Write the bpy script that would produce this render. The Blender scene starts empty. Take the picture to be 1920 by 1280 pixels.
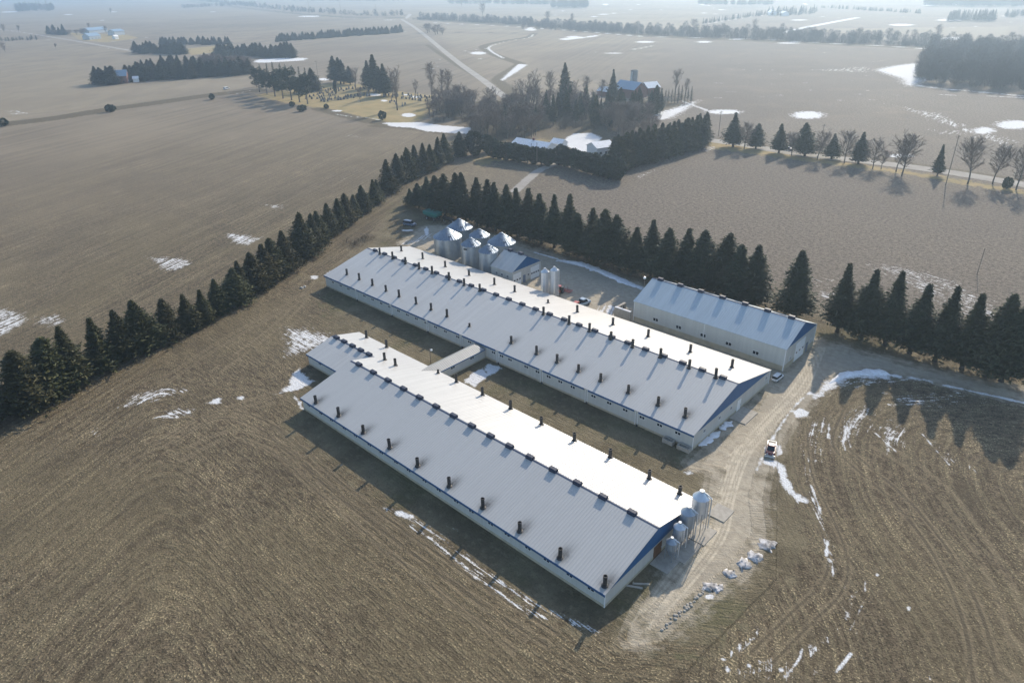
import bpy, math, random
import numpy as np
from mathutils import Vector, Matrix
random.seed(7)
RNG = np.random.default_rng(7)
SC = bpy.context.scene
COL = SC.collection
R = math.radians

# ------------------------------------------------------------------ camera
FPX = 1304.75; YAW = -0.761236; PIT = 0.479176; ROLL = -0.02124; CZ = 70.0
FWD = np.array([math.sin(YAW)*math.cos(PIT), math.cos(YAW)*math.cos(PIT), -math.sin(PIT)])
_r = np.array([math.cos(YAW), -math.sin(YAW), 0.0]); _u = np.cross(_r, FWD)
RGT = _r*math.cos(ROLL) + _u*math.sin(ROLL)
UPV = -_r*math.sin(ROLL) + _u*math.cos(ROLL)
CAM = np.array([0.0, 0.0, CZ])
def ray(u, v): return FWD + RGT*((u-960)/FPX) - UPV*((v-640)/FPX)
def G(u, v, z=0.0):
    d = ray(u, v); t = (z-CZ)/d[2]; return CAM + t*d
def onY(u, v, y):
    d = ray(u, v); return CAM + d*(y/d[1])
def proj(P):
    d = np.asarray(P, float) - CAM; w = d @ FWD
    return 960 + FPX*(d @ RGT)/w, 640 - FPX*(d @ UPV)/w
def height_over(g, vtop):
    lo, hi = 0.0, 60.0
    for _ in range(40):
        m = (lo+hi)/2
        if proj((g[0], g[1], m))[1] > vtop: lo = m
        else: hi = m
    return lo
def on_slope(u, v, y0, z0, sl):
    d = ray(u, v); t = (z0 - sl*y0 - CZ)/(d[2] - sl*d[1]); return CAM + t*d
def x_at(u, y, z):
    lo, hi = -400.0, 100.0
    for _ in range(50):
        m = (lo+hi)/2
        if proj((m, y, z))[0] < u: lo = m
        else: hi = m
    return lo
def row_fit(u, v, A, B):
    # point on the ground line A..B and a height so that its tip is seen at (u, v)
    A = np.array(A[:2]); D = np.array(B[:2]) - A
    d = ray(u, v)
    M = np.array([[D[0], -d[0]], [D[1], -d[1]]]); s, t = np.linalg.solve(M, CAM[:2]-A)
    P = A + D*s
    return P, CZ + t*d[2], s

def row_fit_poly(u, v, pts):
    W_ = [G(*q)[:2] for q in pts]; best = None
    for i in range(len(W_)-1):
        P, h, s = row_fit(u, v, W_[i], W_[i+1]); e = max(0, -s, s-1)
        if best is None or e < best[0]: best = (e, P, h)
    return best[1], best[2]
cd = bpy.data.cameras.new('camera'); cam = bpy.data.objects.new('camera', cd); COL.objects.link(cam)
cd.sensor_width = 36; cd.lens = 36*FPX/1920; cd.clip_start = 0.5; cd.clip_end = 60000
cam.matrix_world = Matrix(((RGT[0], UPV[0], -FWD[0], 0), (RGT[1], UPV[1], -FWD[1], 0), (RGT[2], UPV[2], -FWD[2], CZ), (0, 0, 0, 1)))
SC.camera = cam
SC.view_settings.view_transform = 'Standard'; SC.view_settings.look = 'None'
SC.view_settings.gamma = 1; SC.view_settings.exposure = 0.86
SC.render.engine = 'CYCLES'
SC.cycles.max_bounces = 5; SC.cycles.transparent_max_bounces = 16; SC.cycles.volume_bounces = 0

# ------------------------------------------------------------------ light
SUN_EL = R(28.3); SUN_AZ = R(103.0)
SDIR = Vector((math.cos(SUN_AZ)*math.cos(SUN_EL), math.sin(SUN_AZ)*math.cos(SUN_EL), math.sin(SUN_EL)))
ld = bpy.data.lights.new('sun', 'SUN'); ld.energy = 3.1; ld.angle = R(0.5); ld.color = (1.0, 0.89, 0.73)
lo = bpy.data.objects.new('sun', ld); COL.objects.link(lo); lo.rotation_euler = SDIR.to_track_quat('Z', 'Y').to_euler()
W = bpy.data.worlds.new('World'); SC.world = W; W.use_nodes = True
nt = W.node_tree; nt.nodes.clear()
sky = nt.nodes.new('ShaderNodeTexSky'); sky.sky_type = 'NISHITA'; sky.sun_disc = False
sky.sun_elevation = SUN_EL; sky.sun_rotation = math.atan2(SDIR.x, SDIR.y); sky.altitude = 250
bg = nt.nodes.new('ShaderNodeBackground'); bg.inputs[1].default_value = 0.13
wo = nt.nodes.new('ShaderNodeOutputWorld')
nt.links.new(sky.outputs[0], bg.inputs[0]); nt.links.new(bg.outputs[0], wo.inputs[0])

# ------------------------------------------------------------------ material helpers
class NT:
    def __init__(s, name):
        s.m = bpy.data.materials.new(name); s.m.use_nodes = True; s.t = s.m.node_tree; s.t.nodes.clear()
        s.out = s.t.nodes.new('ShaderNodeOutputMaterial'); s.b = s.t.nodes.new('ShaderNodeBsdfPrincipled')
        s.t.links.new(s.b.outputs[0], s.out.inputs[0])
    def n(s, ty, **kw):
        x = s.t.nodes.new(ty)
        for k, v in kw.items(): setattr(x, k, v)
        return x
    def put(s, sock, v):
        if isinstance(v, bpy.types.NodeSocket): s.t.links.new(v, sock)
        elif isinstance(v, (tuple, list)) and len(v) == 3 and sock.type == 'RGBA': sock.default_value = (*v, 1)
        else: sock.default_value = v
    def set(s, **kw):
        for k, v in kw.items(): s.put(s.b.inputs[k.replace('_', ' ')], v)
    def math(s, op, a, b=0.0, c=None, clamp=False):
        x = s.n('ShaderNodeMath', operation=op, use_clamp=clamp)
        s.put(x.inputs[0], a); s.put(x.inputs[1], b)
        if c is not None: s.put(x.inputs[2], c)
        return x.outputs[0]
    def mix(s, f, a, b):
        x = s.n('ShaderNodeMix', data_type='RGBA'); s.put(x.inputs[0], f); s.put(x.inputs[6], a); s.put(x.inputs[7], b)
        return x.outputs[2]
    def attr(s, name): return s.n('ShaderNodeAttribute', attribute_name=name).outputs['Fac']
    def pos(s): return s.n('ShaderNodeNewGeometry').outputs['Position']
    def obj(s): return s.n('ShaderNodeTexCoord').outputs['Object']
    def noise(s, scale, detail=4.0, rough=0.55, vec=None, st=None):
        x = s.n('ShaderNodeTexNoise'); x.inputs['Scale'].default_value = scale
        x.inputs['Detail'].default_value = detail; x.inputs['Roughness'].default_value = rough
        vec = vec if vec is not None else s.pos()
        if st is not None:
            mp = s.n('ShaderNodeMapping'); mp.inputs['Scale'].default_value = st[:3]
            if len(st) > 3: mp.inputs['Rotation'].default_value = (0, 0, st[3])
            s.t.links.new(vec, mp.inputs[0]); vec = mp.outputs[0]
        s.t.links.new(vec, x.inputs['Vector']); return x.outputs['Fac']
    def ramp(s, f, lo, hi, smooth=True):
        x = s.n('ShaderNodeMapRange', interpolation_type='SMOOTHSTEP' if smooth else 'LINEAR')
        s.put(x.inputs[0], f); s.put(x.inputs[1], lo); s.put(x.inputs[2], hi); return x.outputs[0]
    def bump(s, h, dist=0.1, strength=1.0):
        x = s.n('ShaderNodeBump'); x.inputs['Distance'].default_value = dist; x.inputs['Strength'].default_value = strength
        s.put(x.inputs['Height'], h); s.t.links.new(x.outputs[0], s.b.inputs['Normal'])
    def rand(s): return s.n('ShaderNodeObjectInfo').outputs['Random']

def simple(name, col, rough=0.7, metal=0.0, var=0.12, sc=2.0):
    t = NT(name); f = t.ramp(t.noise(sc, 5), 0.3, 0.7)
    t.set(Base_Color=t.mix(f, tuple(c*(1-var) for c in col), tuple(c*(1+var) for c in col)), Roughness=rough, Metallic=metal)
    return t.m
def ribbed(name, col, axis, period, rough=0.5, metal=0.0, depth=0.03, var=0.06, dirt=None):
    # profiled sheet metal: ribs across one axis as bump, faint streaks along the sheet
    t = NT(name); sx = t.n('ShaderNodeSeparateXYZ'); t.put(sx.inputs[0], t.pos())
    a = sx.outputs[axis]
    w = t.math('SINE', t.math('MULTIPLY', a, 2*math.pi/period))
    w = t.math('POWER', t.math('ABSOLUTE', w), 6.0)
    st = [1.0, 1.0, 1.0]; st[axis] = 1.0
    st2 = [0.08]*3; st2[axis] = 1.6
    f = t.ramp(t.noise(1.0, 5, 0.6, st=tuple(st2)), 0.3, 0.7)
    g = t.ramp(t.noise(0.12, 3), 0.3, 0.7)
    c = t.mix(f, tuple(x*(1-var) for x in col), tuple(min(1, x*(1+var)) for x in col))
    c = t.mix(t.math('MULTIPLY', g, 0.25), c, tuple(x*0.88 for x in col))
    if dirt:
        lap = t.math('ABSOLUTE', t.math('SUBTRACT', t.math('FRACT', t.math('ADD', t.math('MULTIPLY', sx.outputs[1], 1/3.55), t.math('MULTIPLY', t.noise(0.3, 2), 0.015))), 0.5))
        c = t.mix(t.math('MULTIPLY', t.ramp(lap, 0.016, 0.006), 0.16), c, (0.2, 0.2, 0.19))
        stn = t.noise(1.0, 6, 0.7, st=(1.1, 0.10, 0.1))
        c = t.mix(t.math('MULTIPLY', t.ramp(stn, 0.55, 0.75), 0.22), c, (0.30, 0.28, 0.24))
        for nm, dc, k in dirt:
            d = t.math('MULTIPLY', t.attr(nm), t.math('ADD', t.math('MULTIPLY', t.noise(2.5, 6, 0.7), 1.2), 0.1), clamp=True)
            c = t.mix(t.math('MULTIPLY', d, k, clamp=True), c, dc)
    t.set(Base_Color=c, Roughness=rough, Metallic=metal); t.bump(w, depth, 0.8)
    return t.m

M = {}
M['roof_white'] = ribbed('roof_white_steel', (0.465, 0.455, 0.43), 0, 0.95, 0.36, depth=0.035, dirt=(('aged', (0.43, 0.425, 0.405), 0.9), ('soot', (0.05, 0.045, 0.035), 1.5)))
M['roof_pale'] = ribbed('roof_pale_blue_steel', (0.40, 0.46, 0.49), 0, 0.95, 0.4, depth=0.03)
M['roof_y'] = ribbed('roof_white_steel_corridor', (0.31, 0.31, 0.295), 1, 0.95, 0.5, depth=0.03)
M['wall_x'] = ribbed('wall_white_steel', (0.52, 0.52, 0.48), 0, 0.6, 0.55, depth=0.02)
M['wall_y'] = ribbed('wall_white_steel_end', (0.50, 0.485, 0.44), 1, 0.6, 0.55, depth=0.02)
M['blue_x'] = ribbed('blue_steel_fascia', (0.022, 0.085, 0.20), 0, 0.6, 0.5, depth=0.01)
M['blue_y'] = ribbed('blue_steel_gable', (0.022, 0.10, 0.23), 1, 0.6, 0.5, depth=0.02)
M['concrete'] = simple('concrete', (0.36, 0.33, 0.28), 0.9, sc=1.5)
M['foundation'] = simple('foundation_concrete', (0.42, 0.37, 0.27), 0.9, sc=0.8)
M['stack'] = simple('dark_stack_plastic', (0.028, 0.026, 0.026), 0.6)
M['navy'] = simple('navy_cap', (0.016, 0.026, 0.055), 0.6)
M['glass'] = simple('dark_window_glass', (0.02, 0.025, 0.03), 0.12, var=0.3)
M['trim'] = simple('white_trim', (0.72, 0.72, 0.70), 0.5, var=0.04)
M['white_door'] = simple('white_door', (0.74, 0.74, 0.72), 0.5, var=0.04)
M['brown_door'] = simple('brown_wood_door', (0.16, 0.085, 0.045), 0.7)
M['flash'] = simple('ridge_flashing', (0.045, 0.065, 0.11), 0.5)
def galv(name, col, ringz=0.45, rough=0.38):
    t = NT(name); sx = t.n('ShaderNodeSeparateXYZ'); t.put(sx.inputs[0], t.pos())
    w = t.math('SINE', t.math('MULTIPLY', sx.outputs[2], 2*math.pi/ringz))
    f = t.ramp(t.noise(0.7, 5), 0.3, 0.7); g = t.ramp(t.noise(1.0, 4, st=(3, 3, 0.25)), 0.35, 0.65)
    c = t.mix(f, tuple(x*0.85 for x in col), col); c = t.mix(t.math('MULTIPLY', g, 0.3), c, tuple(x*0.7 for x in col))
    t.set(Base_Color=c, Roughness=rough, Metallic=0.55); t.bump(w, 0.02, 0.5); return t.m
M['galv'] = galv('galvanized_steel', (0.40, 0.45, 0.49))
M['galv_roof'] = simple('galvanized_roof', (0.20, 0.245, 0.30), 0.42, 0.6, sc=1.2)
M['bin_white'] = galv('pale_bin_steel', (0.70, 0.72, 0.74), 0.8, 0.4)
M['bin_grey'] = galv('grey_bin_steel', (0.42, 0.46, 0.50), 0.8, 0.45)
M['steel'] = simple('steel_tube', (0.35, 0.37, 0.39), 0.45, 0.5)
M['rubber'] = simple('rubber', (0.02, 0.02, 0.02), 0.85)
M['rim'] = simple('wheel_rim', (0.35, 0.35, 0.36), 0.4, 0.6)
M['lamp'] = simple('lamp_glass', (0.75, 0.75, 0.72), 0.2)
M['tail'] = simple('tail_lamp', (0.35, 0.02, 0.02), 0.3)
M['pole'] = simple('weathered_pole', (0.20, 0.165, 0.13), 0.9)
M['granite'] = simple('headstone_granite', (0.10, 0.095, 0.095), 0.6, var=0.5, sc=0.4)
M['brick'] = simple('red_brick', (0.17, 0.075, 0.055), 0.9)
M['barn_blue'] = simple('blue_metal_roof', (0.20, 0.29, 0.38), 0.45)
M['silo_grey'] = galv('silo_concrete', (0.24, 0.23, 0.22), 1.2, 0.9)
M['silo_grey'].node_tree.nodes['Principled BSDF'].inputs['Metallic'].default_value = 0
def paint(name, col, rough=0.3):
    t = NT(name); f = t.ramp(t.noise(1.5, 5), 0.3, 0.75)
    t.set(Base_Color=t.mix(f, col, tuple(c*0.8+0.02 for c in col)), Roughness=rough); t.b.inputs['Coat Weight'].default_value = 0.4
    return t.m
M['car_white'] = paint('white_car_paint', (0.72, 0.73, 0.74)); M['car_silver'] = paint('silver_blue_paint', (0.36, 0.45, 0.52))
M['car_dark'] = paint('dark_car_paint', (0.03, 0.035, 0.05)); M['car_red'] = paint('dark_red_paint', (0.16, 0.02, 0.025))
M['red'] = paint('bright_red_paint', (0.42, 0.05, 0.035), 0.5); M['teal'] = paint('teal_paint', (0.01, 0.20, 0.16), 0.5)
M['greyblue'] = paint('grey_blue_paint', (0.14, 0.18, 0.25), 0.4)
def snow_mat():
    t = NT('snow'); f = t.ramp(t.noise(1.4, 7, 0.65), 0.35, 0.75)
    t.set(Base_Color=t.mix(f, (0.82, 0.83, 0.85), (0.62, 0.61, 0.60)), Roughness=0.75); t.bump(t.noise(2.5, 6, 0.6), 0.12, 0.9); return t.m
M['snow'] = snow_mat()
M['dirty_snow'] = simple('dirty_snow', (0.40, 0.39, 0.385), 0.85, var=0.55, sc=1.1)
def leaf(name, a, b, c, sc=0.9):
    t = NT(name); n = t.ramp(t.noise(sc, 5, 0.65), 0.3, 0.72)
    col = t.mix(n, a, b); rn = t.rand(); col = t.mix(t.math('MULTIPLY', rn, 0.85), col, c); col = t.mix(t.math('MULTIPLY', t.math('FRACT', t.math('MULTIPLY', rn, 7.31)), 0.4), col, tuple(x*0.5 for x in a))
    t.set(Base_Color=col, Roughness=0.75); t.b.inputs['Specular IOR Level'].default_value = 0.25; return t.m
M['spruce'] = leaf('spruce_needles', (0.032, 0.044, 0.018), (0.115, 0.112, 0.040), (0.085, 0.070, 0.030))
M['norway'] = leaf('norway_spruce_needles', (0.032, 0.046, 0.026), (0.088, 0.098, 0.046), (0.074, 0.066, 0.034))
M['cedar'] = leaf('cedar_foliage', (0.030, 0.042, 0.024), (0.065, 0.076, 0.036), (0.055, 0.050, 0.026))
M['pine'] = leaf('pine_needles', (0.035, 0.052, 0.028), (0.085, 0.098, 0.045), (0.05, 0.06, 0.03))
M['bark'] = simple('grey_bark', (0.10, 0.085, 0.07), 0.95, var=0.3)
M['twig'] = leaf('bare_twigs', (0.15, 0.115, 0.09), (0.24, 0.195, 0.16), (0.19, 0.14, 0.105))
M['twig_dark'] = leaf('wood_twigs', (0.070, 0.060, 0.054), (0.125, 0.105, 0.092), (0.09, 0.075, 0.064))
M['brush'] = leaf('dry_brush', (0.12, 0.095, 0.07), (0.20, 0.165, 0.12), (0.15, 0.12, 0.09))
M['darktrunk'] = simple('dark_bark', (0.05, 0.042, 0.034), 0.95, var=0.3)

# ------------------------------------------------------------------ mesh builder
class MB:
    def __init__(s): s.v = []; s.f = []; s.mi = []
    def add(s, vs, fs, mi=0):
        o = len(s.v); s.v += [tuple(map(float, p)) for p in vs]; s.f += [tuple(i+o for i in f) for f in fs]; s.mi += [mi]*len(fs); return s
    def box(s, x0, x1, y0, y1, z0, z1, mi=0):
        return s.add([(x0,y0,z0),(x1,y0,z0),(x1,y1,z0),(x0,y1,z0),(x0,y0,z1),(x1,y0,z1),(x1,y1,z1),(x0,y1,z1)],
                     [(0,3,2,1),(4,5,6,7),(0,1,5,4),(1,2,6,5),(2,3,7,6),(3,0,4,7)], mi)
    def lathe(s, prof, cx=0, cy=0, n=12, mi=0, cap=True):
        vs = []; fs = []
        for r, z in prof:
            for k in range(n):
                a = 2*math.pi*k/n; vs.append((cx+r*math.cos(a), cy+r*math.sin(a), z))
        for i in range(len(prof)-1):
            for k in range(n):
                a = i*n+k; b = i*n+(k+1) % n; fs.append((a, b, b+n, a+n))
        if cap: fs.append(tuple(range(n))[::-1]); fs.append(tuple(range((len(prof)-1)*n, len(prof)*n)))
        return s.add(vs, fs, mi)
    def bar(s, a, b, r0, r1=None, n=6, mi=0):
        a = np.array(a, float); b = np.array(b, float); r1 = r0 if r1 is None else r1
        d = b-a; L = np.linalg.norm(d)
        if L < 1e-6: return s
        d /= L; h = np.array([0,0,1.0]) if abs(d[2]) < .9 else np.array([1.0,0,0])
        e = np.cross(d, h); e /= np.linalg.norm(e); g = np.cross(d, e)
        vs = []
        for P, r in ((a, r0), (b, r1)):
            for k in range(n):
                t = 2*math.pi*k/n; vs.append(P + r*(math.cos(t)*e + math.sin(t)*g))
        fs = [(k, (k+1) % n, n+(k+1) % n, n+k) for k in range(n)] + [tuple(range(n))[::-1], tuple(range(n, 2*n))]
        return s.add(vs, fs, mi)
    def prism(s, poly, axis, a, b, mi=0):
        # poly in the two other axes, extruded from a to b along axis
        n = len(poly); vs = []
        for t in (a, b):
            for p, q in poly:
                vs.append((t, p, q) if axis == 0 else ((p, t, q) if axis == 1 else (p, q, t)))
        fs = [(k, (k+1) % n, n+(k+1) % n, n+k) for k in range(n)] + [tuple(range(n))[::-1], tuple(range(n, 2*n))]
        return s.add(vs, fs, mi)
    def mesh(s, name, mats):
        me = bpy.data.meshes.new(name); me.from_pydata(s.v, [], s.f)
        for m in (mats if isinstance(mats, (list, tuple)) else [mats]): me.materials.append(m)
        if any(s.mi): me.polygons.foreach_set('material_index', s.mi)
        import bmesh
        bm = bmesh.new(); bm.from_mesh(me); bmesh.ops.recalc_face_normals(bm, faces=bm.faces); bm.to_mesh(me); bm.free()
        return me
    def build(s, name, mats, parent=None, smooth=False):
        me = s.mesh(name, mats)
        if smooth: me.polygons.foreach_set('use_smooth', [True]*len(me.polygons))
        return link(name, me, parent)
def link(name, me, parent=None):
    o = bpy.data.objects.new(name, me); COL.objects.link(o)
    if parent is not None: o.parent = parent
    return o
def tag(o, label=None, cat=None, group=None, kind=None):
    if label: o['label'] = label
    if cat: o['category'] = cat
    if group: o['group'] = group
    if kind: o['kind'] = kind
    return o
def thing(name, label, cat, loc=(0, 0, 0), rz=0.0, group=None):
    o = bpy.data.objects.new(name, None); COL.objects.link(o); o.location = loc; o.rotation_euler = (0, 0, rz)
    o.empty_display_size = 0.5
    return tag(o, label, cat, group)
KIDS = {}
def copy_thing(root, loc, rz=0, scale=None, label=None, group=None):
    c = root.copy(); COL.objects.link(c); c.location = loc; c.rotation_euler = (0, 0, rz)
    if scale: c.scale = scale
    if label: c['label'] = label
    if group: c['group'] = group
    if root.name not in KIDS: KIDS[root.name] = [(k, list(k.children)) for k in root.children]
    for k, gs in KIDS[root.name]:
        d = k.copy(); COL.objects.link(d); d.parent = c
        for g in gs:
            e = g.copy(); COL.objects.link(e); e.parent = d
    return c
ONES = 'zeroth first second third fourth fifth sixth seventh eighth ninth tenth eleventh twelfth thirteenth fourteenth fifteenth sixteenth seventeenth eighteenth nineteenth'.split()
def nth(i):
    if i < 20: return ONES[i]
    t = {2: 'twent', 3: 'thirt', 4: 'fort', 5: 'fift'}[i//10]
    return t+'ieth' if i % 10 == 0 else t+'y-'+ONES[i % 10]
# ------------------------------------------------------------------ ground: one sheet to the horizon, its cover stored as distances
def P2(pts): return np.array([G(u, v)[:2] for u, v in pts])
rr = [6.0]
while rr[-1] < 14500: rr.append(rr[-1] + (1.5 if rr[-1] < 55 else 0) + max(0.34, 0.85*rr[-1]**2/(CZ*FPX*0.533)) if rr[-1] < 4000 else rr[-1]*1.25)
rr = np.array(rr)
fa = math.atan2(FWD[1], FWD[0])
aa = np.concatenate([np.linspace(fa-R(46), fa+R(46), 760), np.linspace(fa+R(46), fa+R(314), 60)[1:-1]])
NA = len(aa); NR = len(rr)
RRg, AAg = np.meshgrid(rr, aa, indexing='ij')
GX = (RRg*np.cos(AAg)).ravel(); GY = (RRg*np.sin(AAg)).ravel()
NV = len(GX)
def sd_poly(poly, margin):
    # signed distance, positive inside
    out = np.full(NV, -margin); lo = poly.min(0)-margin; hi = poly.max(0)+margin
    idx = np.where((GX > lo[0]) & (GX < hi[0]) & (GY > lo[1]) & (GY < hi[1]))[0]
    if not len(idx): return out
    x = GX[idx]; y = GY[idx]; d = np.full(len(idx), 1e18); ins = np.zeros(len(idx), bool)
    for i in range(len(poly)):
        a = poly[i]; b = poly[(i+1) % len(poly)]; e = b-a; wx = x-a[0]; wy = y-a[1]
        t = np.clip((wx*e[0]+wy*e[1])/(e@e+1e-12), 0, 1)
        d = np.minimum(d, (wx-e[0]*t)**2+(wy-e[1]*t)**2)
        c = ((a[1] <= y) & (b[1] > y)) | ((b[1] <= y) & (a[1] > y))
        with np.errstate(divide='ignore', invalid='ignore'):
            ins ^= c & (x < (b[0]-a[0])*(y-a[1])/(b[1]-a[1]+1e-18)+a[0])
    out[idx] = np.clip(np.where(ins, np.sqrt(d), -np.sqrt(d)), -margin, margin); return out
def d_line(pl, margin, butt=False):
    out = np.full(NV, margin); lo = pl.min(0)-margin; hi = pl.max(0)+margin
    idx = np.where((GX > lo[0]) & (GX < hi[0]) & (GY > lo[1]) & (GY < hi[1]))[0]
    if not len(idx): return out
    x = GX[idx]; y = GY[idx]; d = np.full(len(idx), 1e18)
    for i in range(len(pl)-1):
        a = pl[i]; e = pl[i+1]-a; wx = x-a[0]; wy = y-a[1]
        t0 = (wx*e[0]+wy*e[1])/(e@e+1e-12); t = np.clip(t0, 0, 1); q = (wx-e[0]*t)**2+(wy-e[1]*t)**2
        if butt and i == 0: q = np.where(t0 < 0, 1e18, q)
        if butt and i == len(pl)-2: q = np.where(t0 > 1, 1e18, q)
        d = np.minimum(d, q)
    out[idx] = np.minimum(np.sqrt(d), margin); return out
def smooth_pl(pts, k=6):
    P = P2(pts); out = []
    Q = np.vstack([2*P[0]-P[1], P, 2*P[-1]-P[-2]])
    for i in range(1, len(Q)-2):
        for t in np.linspace(0, 1, k, endpoint=False):
            a, b, c, d = Q[i-1], Q[i], Q[i+1], Q[i+2]
            out.append(0.5*((2*b)+(c-a)*t+(2*a-5*b+4*c-d)*t*t+(3*b-a-3*c+d)*t**3))
    out.append(P[-1]); return np.array(out)
def ell(cu, cv, ru, rv, n=14): return [(cu+ru*math.cos(2*math.pi*k/n), cv+rv*math.sin(2*math.pi*k/n)) for k in range(n)]

A_snow = np.full(NV, -3.0); A_streak = np.zeros(NV)
def snow(pts, soft):
    global A_snow; A_snow = np.maximum(A_snow, np.clip(sd_poly(P2(pts), 3*soft)/soft, -3, 3))
def snow_line(pts, w, soft, smooth=True):
    global A_snow; pl = smooth_pl(pts) if smooth else P2(pts)
    A_snow = np.maximum(A_snow, np.clip((w-d_line(pl, w+3*soft))/soft, -3, 3))
def streak(pts, soft, amt=1.0):
    global A_streak; A_streak = np.maximum(A_streak, amt*np.clip(sd_poly(P2(pts), 2*soft)/soft*0.5+0.5, 0, 1))
def streak_line(pts, w, soft, amt=1.0):
    global A_streak; pl = smooth_pl(pts)
    A_streak = np.maximum(A_streak, amt*np.clip((w-d_line(pl, w+2*soft))/soft*0.5+0.5, 0, 1))

# far and middle distance snow
snow([(712,230),(790,229),(830,235),(885,239),(880,252),(845,250),(800,247),(770,240),(735,238)], 2.2)
snow_line([(628,214),(660,219),(690,221),(716,226)], 0.8, 0.9)
snow(ell(1515,216,34,8), 4); snow(ell(1358,210,36,5), 4)
snow([(1222,213),(1260,203),(1300,190),(1313,188),(1294,203),(1262,222),(1226,228)], 4)
snow([(1635,131),(1680,122),(1735,116),(1740,152),(1712,163),(1690,157),(1684,147),(1655,138)], 7)
snow_line([(1700,158),(1760,166),(1830,172),(1925,181)], 2.5, 3); snow_line([(1765,178),(1840,180),(1925,184)], 1, 2)
snow(ell(1902,234,40,9), 4); snow(ell(1845,245,24,7), 3.5); snow(ell(1690,292,26,4), 2.2)
streak([(1655,192),(1780,213),(1830,240),(1920,262),(1925,292),(1860,270),(1800,250),(1700,212)], 6, 0.85)
streak([(1560,128),(1640,122),(1640,138),(1480,132)], 6, 0.8); streak([(1720,238),(1830,245),(1900,258),(1830,262),(1720,248)], 5, 0.7)
snow([(971,120),(992,121),(966,138),(944,152),(936,151),(955,134)], 2.5); snow(ell(897,100,18,3), 4)
snow_line([(1000,64),(992,71),(950,78),(918,88),(922,97),(945,110)], 2, 2.5)
snow_line([(522,78),(600,71),(680,65),(755,60)], 5, 4); snow_line([(860,97),(905,92),(920,88)], 1.5, 2)
snow([(480,112),(540,108),(582,109),(570,114),(500,118),(470,118)], 4)
snow_line([(620,33),(700,38),(760,37)], 2.5, 3); snow_line([(795,42),(850,45),(960,50),(1100,60),(1210,69)], 4, 4)
snow_line([(1210,69),(1330,72),(1440,75),(1560,82),(1650,86),(1752,93)], 4, 4)
snow_line([(1450,65),(1530,48),(1610,33)], 7, 5); snow_line([(1320,46),(1400,33),(1440,29)], 3, 4)
for q in ((1320,79,18,2), (1380,74,18,1.5), (1480,81,28,1.6), (580,31,26,1.6), (1210,79,22,2), (1150,100,20,1.3), (1075,70,18,2.2), (995,56,14,2.5), (1690,47,28,2.2),
          (1780,38,30,2), (1790,73,33,3.5), (1745,10,18,1.5), (1790,8,20,1.4), (1500,38,20,1.2), (1130,27,14,1), (1115,32,12,1), (90,3,60,1), (20,23,22,1.2), (130,28,14,.8), (190,38,9,.9), (215,23,10,.8), (400,23,8,.8)):
    snow(ell(*q), 6)
for k in range(70):
    u = 1020+random.random()*900; v = random.uniform(6, 62) if u > 1400 else random.uniform(4, 30)
    snow(ell(u, v, random.uniform(2, 9), random.uniform(.4, 1.1), 8), 6)
for k in range(60):
    u = 820+random.random()*1100; v = random.uniform(84, 190)
    if 950 < u < 1330 and v > 110: continue
    snow(ell(u, v, random.uniform(2, 9), random.uniform(.4, .9), 8), 3)
snow([(1160,95),(1195,91),(1230,84),(1225,87),(1195,93)], 3); snow([(1040,73),(1090,70),(1130,64),(1120,69),(1060,76)], 4)
snow_line([(1280,190),(1320,205),(1330,208)], 1.5, 2)
streak([(1360,128),(1480,131),(1640,130),(1640,134),(1360,133)], 4, 0.6)
streak([(1000,190),(1130,165),(1140,185),(1060,215),(1000,215)], 4, 0.75)
snow([(800,128),(815,127),(812,131)], 3); snow_line([(440,177),(470,170)], 1, 1.2); streak([(0,205),(35,205),(70,212),(40,218),(0,215)], 4, 0.75)
snow_line([(290,218),(340,205),(405,191)], 0.4, 1.0); snow_line([(0,79),(60,76),(105,75)], 2.5, 3); snow_line([(150,87),(260,95)], 1.5, 3); snow_line([(440,139),(470,138)], 2, 3)
streak([(625,150),(700,150),(730,180),(640,180)], 3, 0.5); snow(ell(720,189,8,2), 1.2); snow(ell(702,178,14,2.5), 1.5); snow(ell(780,182,14,2), 1.3); snow(ell(762,178,9,1.5), 1.2); snow(ell(607,149,12,2.5), 1.5)
snow(ell(766,216,15,4), 1.3); snow(ell(632,208,12,1.6), 0.9); streak([(800,183),(830,185),(830,196),(800,196)], 2, 0.8)
# house yard
snow([(1055,262),(1075,250),(1110,249),(1130,258),(1115,280),(1100,290),(1078,283),(1060,273)], 1.6)
streak([(993,312),(1035,310),(1060,320),(1010,322)], 2, 0.5); streak([(1318,274),(1345,272),(1350,280),(1310,290)], 2, 0.9); streak([(1185,330),(1245,310),(1235,320),(1200,338)], 1.6, 0.8)
# left field
streak([(-20,570),(45,580),(62,600),(20,628),(-20,645)], 2.5, 1.0); streak([(50,592),(120,585),(140,600),(100,618),(60,612)], 2.5, 0.9)
streak([(262,478),(350,482),(375,492),(330,512),(300,508),(285,495)], 2.5, 0.97); streak([(408,434),(450,436),(495,445),(470,462),(440,460),(420,447)], 2.5, 1.05)
streak([(478,380),(540,384),(520,396)], 2.5, 0.9); streak([(640,250),(680,252),(690,262),(640,258)], 4, 0.75); streak([(560,360),(640,320),(700,300),(690,330),(610,370)], 9, 0.5)
streak([(200,560),(370,470),(600,370),(560,400),(400,480),(230,580)], 6, 0.5); streak([(620,395),(640,396),(640,410),(600,420)], 2, 0.8)
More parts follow.
